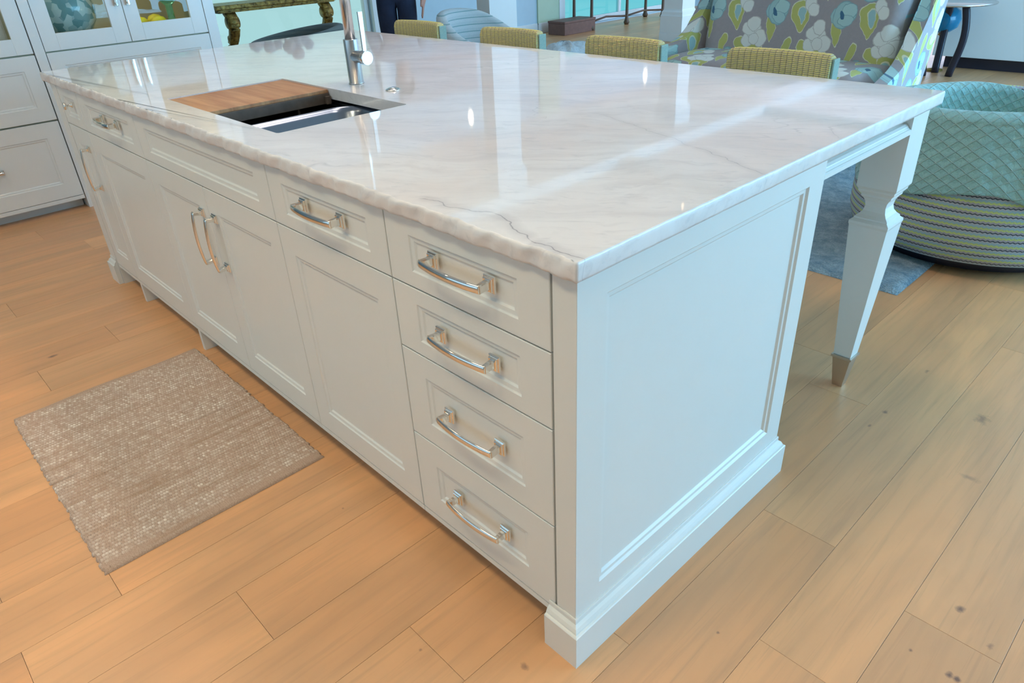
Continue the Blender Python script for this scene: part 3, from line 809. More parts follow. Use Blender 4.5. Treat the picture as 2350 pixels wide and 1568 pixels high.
# ---- faucet
fc = empty('faucet', (-1.503, .600, H), 0, 'tall brushed-steel kitchen faucet with side lever beside the sink', 'faucet')
m = MB().lathe([(.0255, .0005), (.0255, .003), (.0235, .0045), (.0235, .135), (.0225, .137)], (0, 0, 0), 40)
m.build('body', M['steel'], fc)
pts = [(0, 0, .132), (0, 0, .30), (0, 0, .40)]
R0 = .10
for k in range(1, 17):
    a = pi - k * pi / 16; pts.append((0, -R0 - R0 * cos(a), .40 + R0 * sin(a)))
pts += [(0, -2 * R0, .36)]
MB().tube(pts, .0165, 24).build('spout', M['steel'], fc)
MB().tube([(0, -2 * R0, .362), (0, -2 * R0, .27)], [.0195, .0195], 24).build('spray_head', M['steel'], fc)
lv = MB().lathe([(.0185, .0), (.0185, .060), (.0215, .0605), (.0215, .084), (.0205, .0855)], (.0, 0, .085), 36, 'x').build('lever_hub', M['steel'], fc)
MB().tube([(.073, .0, .098), (.070, .003, .150), (.066, .006, .218)], 0, sq=[(.0035, .0065), (.0035, .0075), (.003, .0085)], smooth=False, up=(0, 1, 0)).build('lever', M['steel'], lv)
o = MB().lathe([(.024, .0004), (.024, .002), (.021, .0045), (.0155, .0048), (.0150, .0035), (.0145, .0035), (.0135, .0075), (.004, .0082)], (0, 0, 0), 32).build('air_switch_button', M['chrome'], None, (-1.300, .602, H))
tag(o, 'small round chrome push button set in the countertop right of the faucet', 'button')

# ---- jute mat
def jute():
    x0, x1, y0, y1 = -1.915, -.978, -.640, -.020
    nx, ny = 420, 330; vs = []; fs = []; pit = []; stc = []
    px, py = .0135, .0078; rr = random.Random(3)
    ed = [rr.uniform(-.003, .003) for _ in range(400)]
    for i in range(nx + 1):
        for j in range(ny + 1):
            u = i / nx; v = j / ny
            bow = .006 * sin(v * 9 + 1.)
            x = x0 + (x1 - x0) * u; y = y0 + (y1 - y0) * v
            row = (x - x0) / px; ri = math.floor(row)
            c = (y - y0) / py + .5 * (ri % 2); a = abs(sin(pi * row)); b = abs(sin(pi * c))
            hem = u > .965 or u < .022
            if hem: hgt = .0075 + .0012 * abs(sin(pi * (y - y0) / .006)); p = 0.
            else:
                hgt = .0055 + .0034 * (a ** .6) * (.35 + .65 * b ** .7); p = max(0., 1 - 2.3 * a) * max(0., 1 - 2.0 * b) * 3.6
            xx = x; yy = y
            if v < .03 or v > .97:
                k = ed[(ri * 2) % 399] + ed[ri % 300] * .6; yy += k * (1 if v > .5 else -1)
            edge = min(u * (x1 - x0), (1 - u) * (x1 - x0), v * (y1 - y0), (1 - v) * (y1 - y0))
            if edge < .006: hgt *= max(.0, (edge / .006)) ** .5
            xx += bow * (1 if u < .5 else .2) * .6
            warp = .0015 * sin(x * 7) * sin(y * 11)
            vs.append((xx, yy, max(.0006, hgt + warp * (1 if edge > .02 else 0)))); pit.append(min(1., p)); hsh = (math.sin(ri * 12.9898 + math.floor(c) * 78.233) * 43758.5453) % 1.0; stc.append(0. if hem else (hsh ** 1.3) * min(1, 1.6 * b) * min(1., 1.3 * a))
    for i in range(nx):
        for j in range(ny):
            a = i * (ny + 1) + j; fs.append((a, a + ny + 1, a + ny + 2, a + 1))
    me = bpy.data.meshes.new('jute_mat'); me.from_pydata(vs, [], fs); me.polygons.foreach_set('use_smooth', [True] * len(fs))
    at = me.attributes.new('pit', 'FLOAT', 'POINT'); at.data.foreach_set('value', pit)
    at = me.attributes.new('stitch', 'FLOAT', 'POINT'); at.data.foreach_set('value', stc)
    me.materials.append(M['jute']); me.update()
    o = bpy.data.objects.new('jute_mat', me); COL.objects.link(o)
    tag(o, 'rectangular woven tan jute mat on the wood floor in front of the sink doors', 'mat')
jute()

# ------------------------------------------------------------------ bar stools
def stool():
    root = empty('bar_stool', (0, 0, 0))
    # ribbed woven back, slightly curved in plan, its front towards -y
    def shell(w, z0, z1, ny, front, mat, nm):
        m = MB(); n = 120; R = []
        per = .0205
        for i in range(n + 1):
            x = -w / 2 + w * i / n; e = min(x + w / 2, w / 2 - x)
            cv = -.9 * x * x
            rz = .018; top = z1 - (rz - sqrt(max(0, rz * rz - (rz - min(e, rz)) ** 2)))
            ribd = .0055 * abs(sin(pi * x / per)) ** .6
            yf = -.022 - ribd + cv; yb = .022 + cv
            R.append([(x, yf, z0), (x, yf, top - .012), (x, yf + .004, top - .003), (x, yf + .011, top + ribd * .4), (x, yb - .011, top), (x, yb - .003, top - .004), (x, yb, top - .012), (x, yb, z0)])
        m.rings(R, True, True, True, True); return m
    shell(.355, .70, .955, 1, 1, M['rib'], 'back').build('backrest', M['rib'], root)
    s = MB().box(.1776, .1855, -.045, -.002, .70, .944, .004); s.build('side_band', M['ribside'], root)
    s = MB().box(-.1855, -.1776, -.045, -.002, .70, .944, .004); s.build('side_band', M['ribside'], root)
    MB().box(-.20, .20, -.42, .02, .58, .66, .022).build('seat', M['rib'], root)
    for sx in (-.15, .15): MB().box(sx - .02, sx + .02, -.016, .012, .655, .705).build('back_support', M['darkwood'], root)
    for sx in (-1, 1):
        for y in (-.38, -.01):
            MB().tube([(sx * .165, y, .582), (sx * .165, y, 0)], 0, sq=[(.016, .016), (.011, .011)], smooth=False).build('leg', M['darkwood'], root)
    MB().box(-.150, .150, -.385, -.372, .20, .225).build('footrest', M['darkwood'], root)
    MB().box(-.150, .150, -.018, -.005, .26, .28).build('stretcher', M['darkwood'], root)
    return root
STL = ['bar stool with olive ribbed back, nearest the right end of the island', 'bar stool with olive ribbed back, second from the right end of the island',
       'bar stool with olive ribbed back, in front of the pale striped barrel chair', "bar stool with olive ribbed back, farthest left, beside the person's dark jeans"]
s0 = stool()
for i, (x, rz) in enumerate(((-.545, .02), (-1.185, -.01), (-1.815, .015), (-2.485, 0.))):
    o = s0 if i == 0 else copy_tree(s0)
    o.location = (x, 1.640, 0); o.rotation_euler = (0, 0, rz)
    tag(o, STL[i], 'bar stool', 'olive ribbed bar stools along the island')

# ------------------------------------------------------------------ tub chairs
def tub(name, loc, R, rimf, base, mat, label, cat='armchair', zb=.05, prof=None, open_ang=None, seat_z=.42, rz=0., lift=0.):
    """round upholstered chair; rimf(angle) gives rim height"""
    root = empty(name, (*loc, lift), rz, label, cat)
    n = 96; m = MB(); rings = []
    prof = prof or [(.0, .90), (.12, .97), (.35, 1.0), (.6, .99), (.85, .965), (1., .95)]
    wt = .085
    def rad(k):
        for (a, ra), (b, rb) in zip(prof, prof[1:]):
            if k <= b: t = (k - a) / (b - a); t = t * t * (3 - 2 * t) * .5 + t * .5; return ra + (rb - ra) * t
        return prof[-1][1]
    ks = [i / 14 for i in range(15)]
    def ringat(fr, fz):
        out = []
        for j in range(n):
            a = 2 * pi * j / n; zt = rimf(a); r = fr(zt); out.append((r * cos(a), r * sin(a), fz(zt)))
        return out
    rings.append([(R * base * cos(2 * pi * j / n) * .95, R * base * sin(2 * pi * j / n) * .95, zb) for j in range(n)])
    for k in ks:
        rings.append(ringat(lambda zt, k=k: R * rad(k), lambda zt, k=k: zb + .004 + (zt - zb - .035) * k))
    for k in range(1, 7):
        a = k * pi / 6
        rings.append(ringat(lambda zt, a=a: R * rad(1.) - wt / 2 + wt / 2 * cos(a), lambda zt, a=a: zt - .031 + .031 * sin(a)))
    rings.append(ringat(lambda zt: R * rad(1.) - wt - .005, lambda zt: seat_z + (zt - seat_z) * .3))
    rings.append([((R * .93 - wt - .01) * cos(2 * pi * j / n), (R * .93 - wt - .01) * sin(2 * pi * j / n), seat_z - .03) for j in range(n)])
    m.rings(rings, True, True, True, True); m.build('shell', mat, root)
    rs = R * .93 - wt - .012
    MB().lathe([(rs - .02, seat_z - .10), (rs, seat_z - .08), (rs + .001, seat_z), (rs - .02, seat_z + .03), (rs * .5, seat_z + .045), (.01, seat_z + .048)], (0, 0, 0), 48).build('seat_cushion', mat, root)
    MB().lathe([(R * base * .86, 0.0), (R * base * .86, zb + .001)], (0, 0, 0), 40).build('plinth', M['dark'], root)
    return root, rad
TC = (-.165, 2.90)
def rim1(a): return .612 + .030 * cos(a - radians(-30)) - .05 * exp(-((a - radians(60)) / .5) ** 2)
t1, rad1 = tub('tub_chair', TC, .515, rim1, .95, M['tubstripe'], 'round tub chair in olive, grey and blue stripes at the right edge', zb=.05, lift=.0205,
               prof=[(.0, .955), (.12, 1.0), (.35, 1.0), (.6, .985), (.85, .96), (1., .945)])
def throw():
    """cloth over the near side and the inside of the far side of the chair"""
    m = []; nu, nv = 240, 70; fs = []; uv = []
    a0, a1 = radians(-302), radians(30)
    R = .515; base = 0
    for i in range(nu + 1):
        a = a0 + (a1 - a0) * i / nu
        aa = a % (2 * pi)
        zt = rim1(aa)
        deg = math.degrees(a)
        # lower hem of the outside drape
        hem = .31 + .05 * sin((deg + 100) / 26) - .05 * exp(-((deg + 52) / 14) ** 2) + (.12 * max(0, (-150 - deg) / 40))
        Lout = zt - hem; Lin = .32
        for j in range(nv + 1):
            s = (Lout + Lin) * j / nv
            fold = .007 * sin(a * 17 + s * 4) + .010 * exp(-((deg + 50) / 9) ** 2)
            if s < Lout - .02:
                z = hem + s; r = R * rad1(max(0, min(1, (z - .06) / (zt - .06)))) + .008 + max(0, fold) * min(1, (Lout - s) / .12)
            elif s < Lout + .085:
                t = (s - Lout + .02) / .105 * pi; r = R * .945 - .0425 + .054 * cos(t); z = zt - .024 + .036 * sin(t)
            else:
                d = s - Lout - .085; r = R * .945 - .0425 - .054 - .002 * d; z = zt - .024 - d
            m.append((r * cos(a), r * sin(a), z)); uv.append((a * R, s, 0))
    for i in range(nu):
        for j in range(nv):
            b = i * (nv + 1) + j; fs.append((b, b + 1, b + nv + 2, b + nv + 1))
    me = bpy.data.meshes.new('throw_blanket'); me.from_pydata(m, [], fs); me.polygons.foreach_set('use_smooth', [True] * len(fs))
    at = me.attributes.new('cloth', 'FLOAT_VECTOR', 'POINT'); at.data.foreach_set('vector', [c for p in uv for c in p]); me.materials.append(M['throw']); me.update()
    o = bpy.data.objects.new('throw_blanket', me); COL.objects.link(o); o.location = (*TC, .0205)
    sd = o.modifiers.new('thick', 'SOLIDIFY'); sd.thickness = .004; sd.offset = 1
    tag(o, 'teal blanket woven in zig-zag diamonds, draped over the striped tub chair', 'throw blanket')
throw()
def rim2(a):
    d = abs(((a + pi) % (2 * pi)) - pi)
    return .56 + .24 * (1 / (1 + exp(-(d - 1.75) * 3.2)))
tub('barrel_chair', (-3.98, 3.36), .385, rim2, .95, M['whitestripe'], 'pale barrel armchair with thin teal stripes behind the bar stools', rz=radians(12))
def rim3(a): return .70 + .045 * cos(a - radians(60))
tub('barrel_chair', (-4.92, 2.23), .40, rim3, .95, M['greychair'], 'dark grey-green barrel armchair in front of the gold console table')
# footstool with a rumpled cloth
fs_ = empty('footstool', (-3.10, 3.42, 0), .1, 'low footstool under a rumpled pale cloth, right of the pale barrel chair', 'footstool')
MB().lathe([(.24, .03), (.27, .06), (.28, .30), (.27, .46), (.20, .50), (.01, .505)], (0, 0, 0), 40).build('body', M['whitestripe'], fs_)
MB().lathe([(.22, 0), (.22, .031)], (0, 0, 0), 24).build('plinth', M['dark'], fs_)
def rumple(name, cx, cy, z, rx, ry, h, mat, label, cat, seed):
    m = MB(); n = 40; rr = random.Random(seed); R = []
    ph = [rr.uniform(0, 6) for _ in range(6)]
    for i in range(9):
        t = i / 8; ring = []
        for j in range(n):
            a = 2 * pi * j / n; k = 1 + .10 * sin(3 * a + ph[0]) + .06 * sin(7 * a + ph[1] + t * 3)
            r = cos(t * pi / 2) ** .6 * k if t < 1 else .02
            zz = h * sin(t * pi / 2) * (1 + .15 * sin(5 * a + ph[2] + t * 5) + .1 * sin(9 * a + ph[3]))
            ring.append((rx * r * cos(a), ry * r * sin(a), zz))
        R.append(ring)
    m.rings(R, True, True, True, True)
    o = m.build(name, mat, None, (cx, cy, z)); tag(o, label, cat)
rumple('folded_cloth', -3.12, 3.42, .503, .20, .17, .09, M['cloth'], 'rumpled pale blue cloth heaped on the footstool', 'cloth', 2)

# ---- blue rug
def blue_rug():
    x0, x1, y0, y1 = -2.72, -.164, 2.115, 4.62
    nx, ny = 120, 90; vs = []; fs = []
    for i in range(nx + 1):
        for j in range(ny + 1):
            u, v = i / nx, j / ny; x, y = x0 + (x1 - x0) * u, y0 + (y1 - y0) * v
            e = min((1 - u) * (x1 - x0), u * (x1 - x0), v * (y1 - y0), (1 - v) * (y1 - y0))
            h = .016 * min(1, e / .015) ** .5 + (.003 * sin(x * 31) * sin(y * 27) if e > .02 else 0)
            vs.append((x, y, max(.001, h)))
    for i in range(nx):
        for j in range(ny): a = i * (ny + 1) + j; fs.append((a, a + ny + 1, a + ny + 2, a + 1))
    me = bpy.data.meshes.new('area_rug'); me.from_pydata(vs, [], fs); me.polygons.foreach_set('use_smooth', [True] * len(fs)); me.materials.append(M['shag']); me.update()
    o = bpy.data.objects.new('area_rug', me); COL.objects.link(o); tag(o, 'mottled blue and grey shag rug on the floor behind the island leg', 'rug')
blue_rug()

# ------------------------------------------------------------------ floral settee
def clothmesh(name, mb, uvf, mat, parent):
    o = mb.build(name, mat, parent); me = o.data
    at = me.attributes.new('cloth', 'FLOAT_VECTOR', 'POINT')
    at.data.foreach_set('vector', [c for v in me.vertices for c in uvf(v.co)])
    return o
st = empty('settee', (-1.72, 4.03, .0205), radians(-4), 'high-backed settee printed with teal roses, white peonies and green leaves', 'settee')
# back: leaning cushion with rounded front, from seat up
m = MB(); R = []
for i in range(41):
    x = -.68 + 1.36 * i / 40; e = 1 - abs(x) / .68; ex = min(1, e / .10) ** .5
    ring = []
    for k in range(21):
        z = .44 + 1.0 * k / 20; y = .02 + (z - .44) * .22 + .06 * (1 - ex) + .12 * (x / .68) ** 2 * -1 * .5 - .03 * sin(pi * min(1, (z - .44) / .9))
        ring.append((x, y, z))
    ring += [(x, .34 + .22, 1.44), (x, .34, .30), (x, .06, .30)]
    R.append(ring)
m.rings(R, True, True, True, True)
clothmesh('backrest', m, lambda c: (c.x + .07, c.z * 1.02 + .10, 0), M['floral'], st)
m = MB(); R = []
for i in range(33):
    x = -.62 + 1.24 * i / 32; e = min(1, (1 - abs(x) / .62) / .08) ** .5; x *= 1.16
    R.append([(x, -.45 + .02 * (1 - e), .36), (x, -.47 + .03 * (1 - e), .44), (x, -.45 + .03 * (1 - e), .44 + .05 * e), (x, -.36, .44 + .075 * e), (x, -.1, .44 + .08 * e), (x, .10, .44 + .075 * e), (x, .16, .44), (x, .16, .36)])
m.rings(R, True, True, True, True)
clothmesh('seat_cushion', m, lambda c: (c.x + .19, c.y * 1.0 + .3 + c.z * .6, 0), M['floral'], st)
m = MB().box(-.70, .70, -.44, .34, .16, .36, .02); clothmesh('seat_frame', m, lambda c: (c.x, c.z, 0), M['floral'], st)
for sx in (-1, 1):
    top = []
    for k in range(25):       # concave sweep from the low front to the high back wing
        t = k / 24; y = -.50 + .86 * t; z = .50 + .035 * sin(t * pi) + .98 * max(0, (t - .18) / .82) ** 2.6
        top.append((y, min(z, 1.50)))
    poly = [(-.50, .16)] + top + [(.50, 1.50), (.40, .16)]
    R = []
    for off_, sh in ((.0, .010), (.006, 0), (.075, 0), (.082, .010)):
        ring = []
        for (y, z) in poly:
            spl = .085 + .10 * max(0, z - .45) - .22 * (y - .1)
            ring.append((sx * (.60 + off_ + spl), y + (sh if y < 0 else -sh), z - (sh if z > .3 else -sh)))
        R.append(ring)
    m = MB(); m.rings(R, True, True, True, False)
    clothmesh('side_wing', m, lambda c: (c.y + abs(c.x) * .9 + .11, c.z + .05, 0), M['floral'], st)
    for y in (-.40, .30):
        MB().tube([(sx * .58, y, .17), (sx * .60, y + .01, 0)], [.028, .018], 12).build('leg', M['darkwood'], st)

# ------------------------------------------------------------------ side table, blue glass, white sideboard
tb = empty('side_table', (-1.66, 6.86, 0), 0, 'dark side table with thin round glass top and curved legs, right of the settee', 'side table')
MB().lathe([(.20, .600), (.345, .602), (.35, .610), (.345, .618), (.02, .619)], (0, 0, 0), 48).build('glass_top', M['steel'], tb)
for k in range(3):
    a = radians(-10 + 120 * k); pts = []
    for i in range(13):
        t = i / 12; r = .12 + .05 * sin(t * pi * 1.2) + .03 * t ** 3; pts.append((r * cos(a), r * sin(a), .60 * (1 - t) + .0))
    MB().tube(pts, 0, sq=[(.020, .028)] * 13, smooth=True).build('leg', M['dark'], tb)
vz = empty('glass_lamp', (-1.86, 7.41, 0), 0, 'bright blue glass globe on a thin metal stand behind the side table', 'lamp')
MB().lathe([(.02, .42), (.07, .43), (.12, .47), (.135, .54), (.115, .61), (.06, .645), (.01, .65)], (.10, -.32, -.09), 40).build('globe', M['blueglass'], vz)
MB().lathe([(.085, 0), (.08, .012), (.012, .02), (.010, .30), (.03, .315), (.022, .332)], (.10, -.32, 0), 20).build('stand', M['gold'], vz)
sb = empty('sideboard', (0.4, 7.6, 0), 0, 'long low white sideboard with dark recessed plinth at the upper right', 'sideboard')
MB().box(-2.25, 2.3, -.34, .34, .105, .95, .004).build('body', M['white'], sb)
MB().box(-2.15, 2.2, -.27, .27, 0, .1045).build('plinth', M['dark'], sb)

# ------------------------------------------------------------------ far things at left
bx_ = empty('floor_box', (-6.72, 7.52, 0), 0, 'low brown box on the floor against the green wall panel', 'box')
MB().box(-.26, .06, -.26, .40, 0, .15, .006).build('body', M['boxwood'], bx_)
MB().box(-.265, .065, -.265, .405, .1505, .18, .006).build('lid', M['boxwood'], bx_)
ht = empty('hall_table', (-6.85, 8.75, 0), 0, 'slim wooden hall table with turned legs in front of the glass wall', 'table')
MB().box(-.22, .20, -.95, .95, .78, .82, .006).build('top', M['darkwood'], ht)
for x, y in ((.16, -.88), (.16, -.06), (.16, .86), (-.18, -.88), (-.18, .86)):
    MB().lathe([(.030, 0), (.045, .03), (.030, .07), (.024, .10), (.020, .5), (.030, .70), (.03, .7795)], (x, y, 0), 16).build('leg', M['darkwood'], ht)
MB().tube([(.16, -.86, .12), (.12, -.5, .15), (.16, -.06, .12)], .014, 8).tube([(.16, -.06, .12), (.12, .4, .15), (.16, .84, .12)], .014, 8).build('stretcher', M['darkwood'], ht)

# gold console
gc = empty('console_table', (-6.93, 3.05, 0), 0, 'ornate gold console table with scrolled legs, upper left behind the island', 'console table')
m = MB(); m.box(-.20, .20, -.65, .68, .775, .815, .008); m.box(-.18, .18, -.63, .66, .745, .7755, .004); m.box(-.19, .19, -.64, .67, .755, .765, .003)
m.build('top', M['gold'], gc)
for y in (-.50, .56):
    m = MB()
    pts = [(.10, y, .75), (.155, y, .70), (.175, y, .62), (.13, y, .54), (.06, y, .46), (.03, y, .36), (.05, y, .25), (.10, y, .16), (.11, y, .08), (.09, y, .012)]
    P = []
    for i in range(len(pts) - 1):
        for k in range(4):
            t = k / 4; P.append(tuple(pts[i][c] + (pts[i + 1][c] - pts[i][c]) * t for c in range(3)))
    P.append(pts[-1]); m.tube(P, 0, sq=[(.055 - .022 * (i / len(P)), .035) for i in range(len(P))], smooth=True, up=(0, 0, 1))
    m.lathe([(.01, -.06), (.055, -.055), (.06, 0), (.055, .055), (.01, .06)], (.15, y, .655), 20, 'y')
    m.lathe([(.01, -.05), (.035, -.045), (.04, 0), (.035, .045), (.01, .05)], (.085, y, .50), 20, 'y')
    m.lathe([(.01, -.05), (.04, -.045), (.045, 0), (.04, .045), (.01, .05)], (.08, y, .045), 20, 'y')
    m.build('scroll_leg', M['gold'], gc)
m = MB(); m.box(-.02, .06, -.47, .53, .10, .135, .01); m.build('stretcher', M['gold'], gc)
# woven hanging on the blue wall, seen mirrored
m = MB(); R = []
for i in range(91):
    z = 1.25 + 1.15 * i / 90; ring = []
    for k in range(41):
        y = 4.72 + 1.3 * k / 40; ring.append((WLX + .03 + .012 * abs(sin(i * pi / 5)) , y, z + .018 * sin(y * 9 + z * 2)))
    R.append(ring)
for i in range(len(R) - 1):
    n_ = len(R[0]); m.add(R[i] + R[i + 1], [(k, k + 1, n_ + k + 1, n_ + k) for k in range(n_ - 1)], True)
o = m.build('wall_hanging', M['hanging']); sd = o.modifiers.new('thick', 'SOLIDIFY'); sd.thickness = .006
tag(o, 'pale woven hanging with wavy ridges on the blue wall behind the person', 'wall hanging')
# bouquet, seen mirrored in the countertop
bq = empty('flower_vase', (-6.95, 3.10, .815), 0, 'white vase of large pale blossoms on the gold console, mirrored in the countertop', 'flower vase')
MB().lathe([(.05, 0), (.07, .01), (.10, .10), (.09, .18), (.055, .23), (.065, .25)], (0, 0, 0), 28).build('vase', M['porcelain'], bq)
rr = random.Random(11); m = MB(); lf = MB()
for k in range(26):
    a = rr.uniform(0, 2 * pi); e = rr.uniform(.0, 1.); r = .28 * sqrt(e) * (1 if rr.random() > .2 else 1.15)
    cy, cx, cz = r * 1.25 * cos(a), .14 * sin(a) * sqrt(e), .48 + r * .8 * sin(a) + .05
    bmm = bmesh.new(); bmesh.ops.create_icosphere(bmm, subdivisions=3, radius=rr.uniform(.05, .075))
    for v in bmm.verts:
        q = v.co.normalized(); v.co *= 1 + .13 * sin(q.x * 9 + k) * sin(q.y * 9) + .1 * sin(q.z * 13 + k)
    m.bm(bmm, True, Matrix.Translation((cx, cy, cz)))
m.build('blossoms', M['petal'], bq)
for k in range(14):
    a = rr.uniform(0, 2 * pi); L = rr.uniform(.25, .42); cy = cos(a)
    p0 = Vector((0, 0, .22)); p2 = Vector((.08 * sin(a), L * cy, .30 + .28 * abs(sin(a * 1.7)))); p1 = (p0 + p2) / 2 + Vector((0, 0, .1))
    pts = [p0 * (1 - t) ** 2 + p1 * 2 * t * (1 - t) + p2 * t * t for t in [i / 8 for i in range(9)]]
    lf.tube(pts, 0, sq=[(.003 + .022 * sin(pi * i / 8), .002) for i in range(9)])
lf.build('foliage', M['leafg'], bq)

# ------------------------------------------------------------------ built-in cabinets at left
PX = -4.1
hu = empty('display_cabinet', (PX, .75, 0), 0, 'tall white built-in display cabinet with two glass doors, beyond the left end of the island', 'cabinet')
def P(x0, x1, y0, y1, z0, z1, bev=0.): return MB().box(x0, x1, y0, y1, z0, z1, bev)
def at_(m, d): m.v = [(a, b - d, c) for a, b, c in m.v]; return m
m = MB()
ya, yb = .290, 1.206
m.box(-.60, -.02, ya, yb, .08, .90)              # lower box
m.box(-.60, -.58, ya, yb, .90, 2.4); m.box(-.60, -.02, ya, ya + .02, .90, 2.4); m.box(-.60, -.02, yb - .02, yb, .90, 2.4); m.box(-.60, -.02, ya, yb, 2.4, 2.5)
at_(m, .75).build('carcass', M['cabin'], hu)
m = MB(); m.box(-.02, .0, ya - .051, ya - .0015, 0.0, 2.5, .001); m.box(-.02, .0, yb + .0015, yb + .066, 0, 2.5, .001); m.box(-.60, -.021, yb + .045, yb + .066, 0, 2.5)
m.box(-.60, -.021, ya - .051, ya - .031, 0, 2.5)
at_(m, .75).build('frame', M['cab'], hu)
def yfront(name, y0, y1, z0, z1, f, parent, dy, mat=M['cab'], fz=None):
    """panel front facing +x at local x=0"""
    m = panel_mesh(y1 - y0 - .004, z1 - z0 - .004, f, fz or f)
    m.v = [(-b, a + y0 + .002 - dy, c + z0 + .002) for a, b, c in m.v]
    return m.build(name, mat, parent)
yfront('drawer', ya, yb, .515, .86, .07, hu, .75)
yfront('drawer', ya, yb, .077, .515, .075, hu, .75)
def glassdoor(y0, y1, z0, z1, gz, parent, dy, fl, fr):
    m = MB(); m.box(-.021, -.001, y0 + .002, y0 + fl, z0 + .002, z1, .0015).box(-.021, -.001, y1 - fr, y1 - .002, z0 + .002, z1, .0015)
    m.box(-.021, -.001, y0 + fl, y1 - fr, z0 + .002, gz, .0015).box(-.021, -.001, y0 + fl, y1 - fr, z1 - .07, z1, .0015)
    d = at_(m, dy).build('glass_door', M['cab'], parent)
    g = MB().box(-.014, -.010, y0 + fl - .006, y1 - fr + .006, gz - .006, z1 - .064); at_(g, dy).build('pane', M['pane'], d)
    return d
d1 = glassdoor(ya, .748, .863, 2.38, .950, hu, .75, .078, .085)
d2 = glassdoor(.748, yb, .863, 2.38, .956, hu, .75, .080, .088)
for d, y in ((d1, .716), (d2, .780)):
    m = MB(); m.box(.0, .004, y - .008, y + .008, 1.055, 1.075, .001); m.box(.004, .012, y - .005, y + .005, 1.06, 1.20, .001); m.tube([(.004, y, 1.066), (.026, y, 1.066)], .005, 8).tube([(.004, y, 1.19), (.026, y, 1.19)], .005, 8).box(.022, .03, y - .006, y + .006, 1.055, 1.20, .002)
    at_(m, .75).build('handle', M['chrome'], d)
# left column of the same run
hl = empty('drawer_cabinet', (PX, -.2, 0), 0, 'tall white built-in cabinet with deep drawers at the left edge', 'cabinet')
m = MB(); y0, y1 = -1.05, .235
m.box(-.60, -.022, y0, y1, .085, .90); m.box(-.60, -.58, y0, y1, .90, 2.5); m.box(-.60, -.02, y1 - .02, y1, .90, 2.5); m.box(-.60, -.02, y0, y0 + .02, .9, 2.5); m.box(-.60, -.02, y0, y1, 2.4, 2.5)
at_(m, -.2).build('carcass', M['cabin'], hl)
at_(MB().box(-.10, -.085, y0, y1 - .004, 0, .0845), -.2).build('toe_kick', M['cab'], hl)
f = yfront('drawer', y0, y1, .517, .858, .073, hl, -.2)
f = yfront('drawer', y0, y1, .082, .512, .082, hl, -.2)
m = MB(); h = pull(); h.v = [(-b * .9, a * .9 - .19 + .2, c * .9 + .296) for a, b, c in h.v]; h.build('handle', M['chrome'], f)
at_(MB().box(-.019, .0, y0, y1 - .002, .060, .0815, .001), -.2).build('bottom_rail', M['cab'], hl)
glassdoor(-.40, y1, .862, 2.38, .944, hl, -.2, .078, .080)
glassdoor(y0, -.402, .862, 2.38, .944, hl, -.2, .078, .080)
# contents
cg = empty('glass_bowl', (-4.33, .50, .9005), 0, 'large round vessel of textured clear glass behind the left glass door', 'glass vessel')
MB().lathe([(.07, .014), (.12, .03), (.155, .09), (.165, .15), (.15, .22), (.11, .28), (.07, .31), (.066, .31), (.105, .275), (.143, .22), (.157, .15), (.147, .09), (.11, .04), (.01, .03)], (0, 0, 0), 48, cap0=True, cap1=True).build('bowl', M['cutglass'], cg)
MB().lathe([(.11, 0), (.115, .006), (.10, .0135), (.01, .0138)], (0, 0, 0), 40).build('tray', M['aqua'], cg)
for i, (x, y, lb) in enumerate(((-4.30, .885, 'yellow lemon nearest the door handles in the display cabinet'), (-4.24, .975, 'yellow lemon in front, beside the green footed bowl'),
                                (-4.42, .90, 'yellow lemon at the back left of the display shelf'), (-4.40, 1.01, 'yellow lemon at the back, behind the green footed bowl'))):
    m = MB().lathe([(.002, -.052), (.014, -.046), (.030, -.03), (.037, 0), (.030, .03), (.014, .046), (.002, .052)], (0, 0, 0), 24, 'y')
    o = m.build('lemon', M['lemon'], None, (x, y, .9375), (0, 0, .3 * (i % 2)))
    tag(o, lb, 'lemon', 'lemons in the display cabinet')
o = MB().lathe([(.035, 0), (.04, .02), (.02, .05), (.02, .12), (.07, .17), (.09, .20), (.085, .20), (.06, .175), (.01, .135)], (0, 0, 0), 36).build('footed_bowl', M['aqua'], None, (-4.28, 1.07, .9005))
tag(o, 'green and white glass footed bowl behind the right glass door', 'bowl')
o = MB().box(-.07, .07, -.07, .07, 0, .012, .003).box(-.06, .06, -.06, .06, .0125, .16, .012).build('white_canister', M['porcelain'], None, (-4.25, .10, .9005))
tag(o, 'square white canister behind the glass at the left edge', 'canister')

# ------------------------------------------------------------------ the person
def skin_body(name, verts, edges, radii, mat, parent=None, sub=2, root=0):
    me = bpy.data.meshes.new(name + '_cage'); me.from_pydata(verts, edges, []); me.update()
    o = bpy.data.objects.new(name + '_cage', me); COL.objects.link(o)
    o.modifiers.new('skin', 'SKIN')
    lay = me.skin_vertices[0] if me.skin_vertices else None
    if lay is None:
        bm = bmesh.new(); bm.from_mesh(me); bm.verts.layers.skin.verify(); bm.to_mesh(me); bm.free(); lay = me.skin_vertices[0]
    for i, r in enumerate(radii): lay.data[i].radius = r if isinstance(r, tuple) else (r, r)
    lay.data[root].use_root = True
    s = o.modifiers.new('sub', 'SUBSURF'); s.levels = sub; s.render_levels = sub
    dg = bpy.context.evaluated_depsgraph_get(); dg.update()
    nm = bpy.data.meshes.new_from_object(o.evaluated_get(dg)); nm.name = name
    bpy.data.objects.remove(o); bpy.data.meshes.remove(me)
    nm.polygons.foreach_set('use_smooth', [True] * len(nm.polygons)); nm.materials.clear(); nm.materials.append(mat)
    q = bpy.data.objects.new(name, nm); COL.objects.link(q)
    if parent: q.parent = parent
    return q
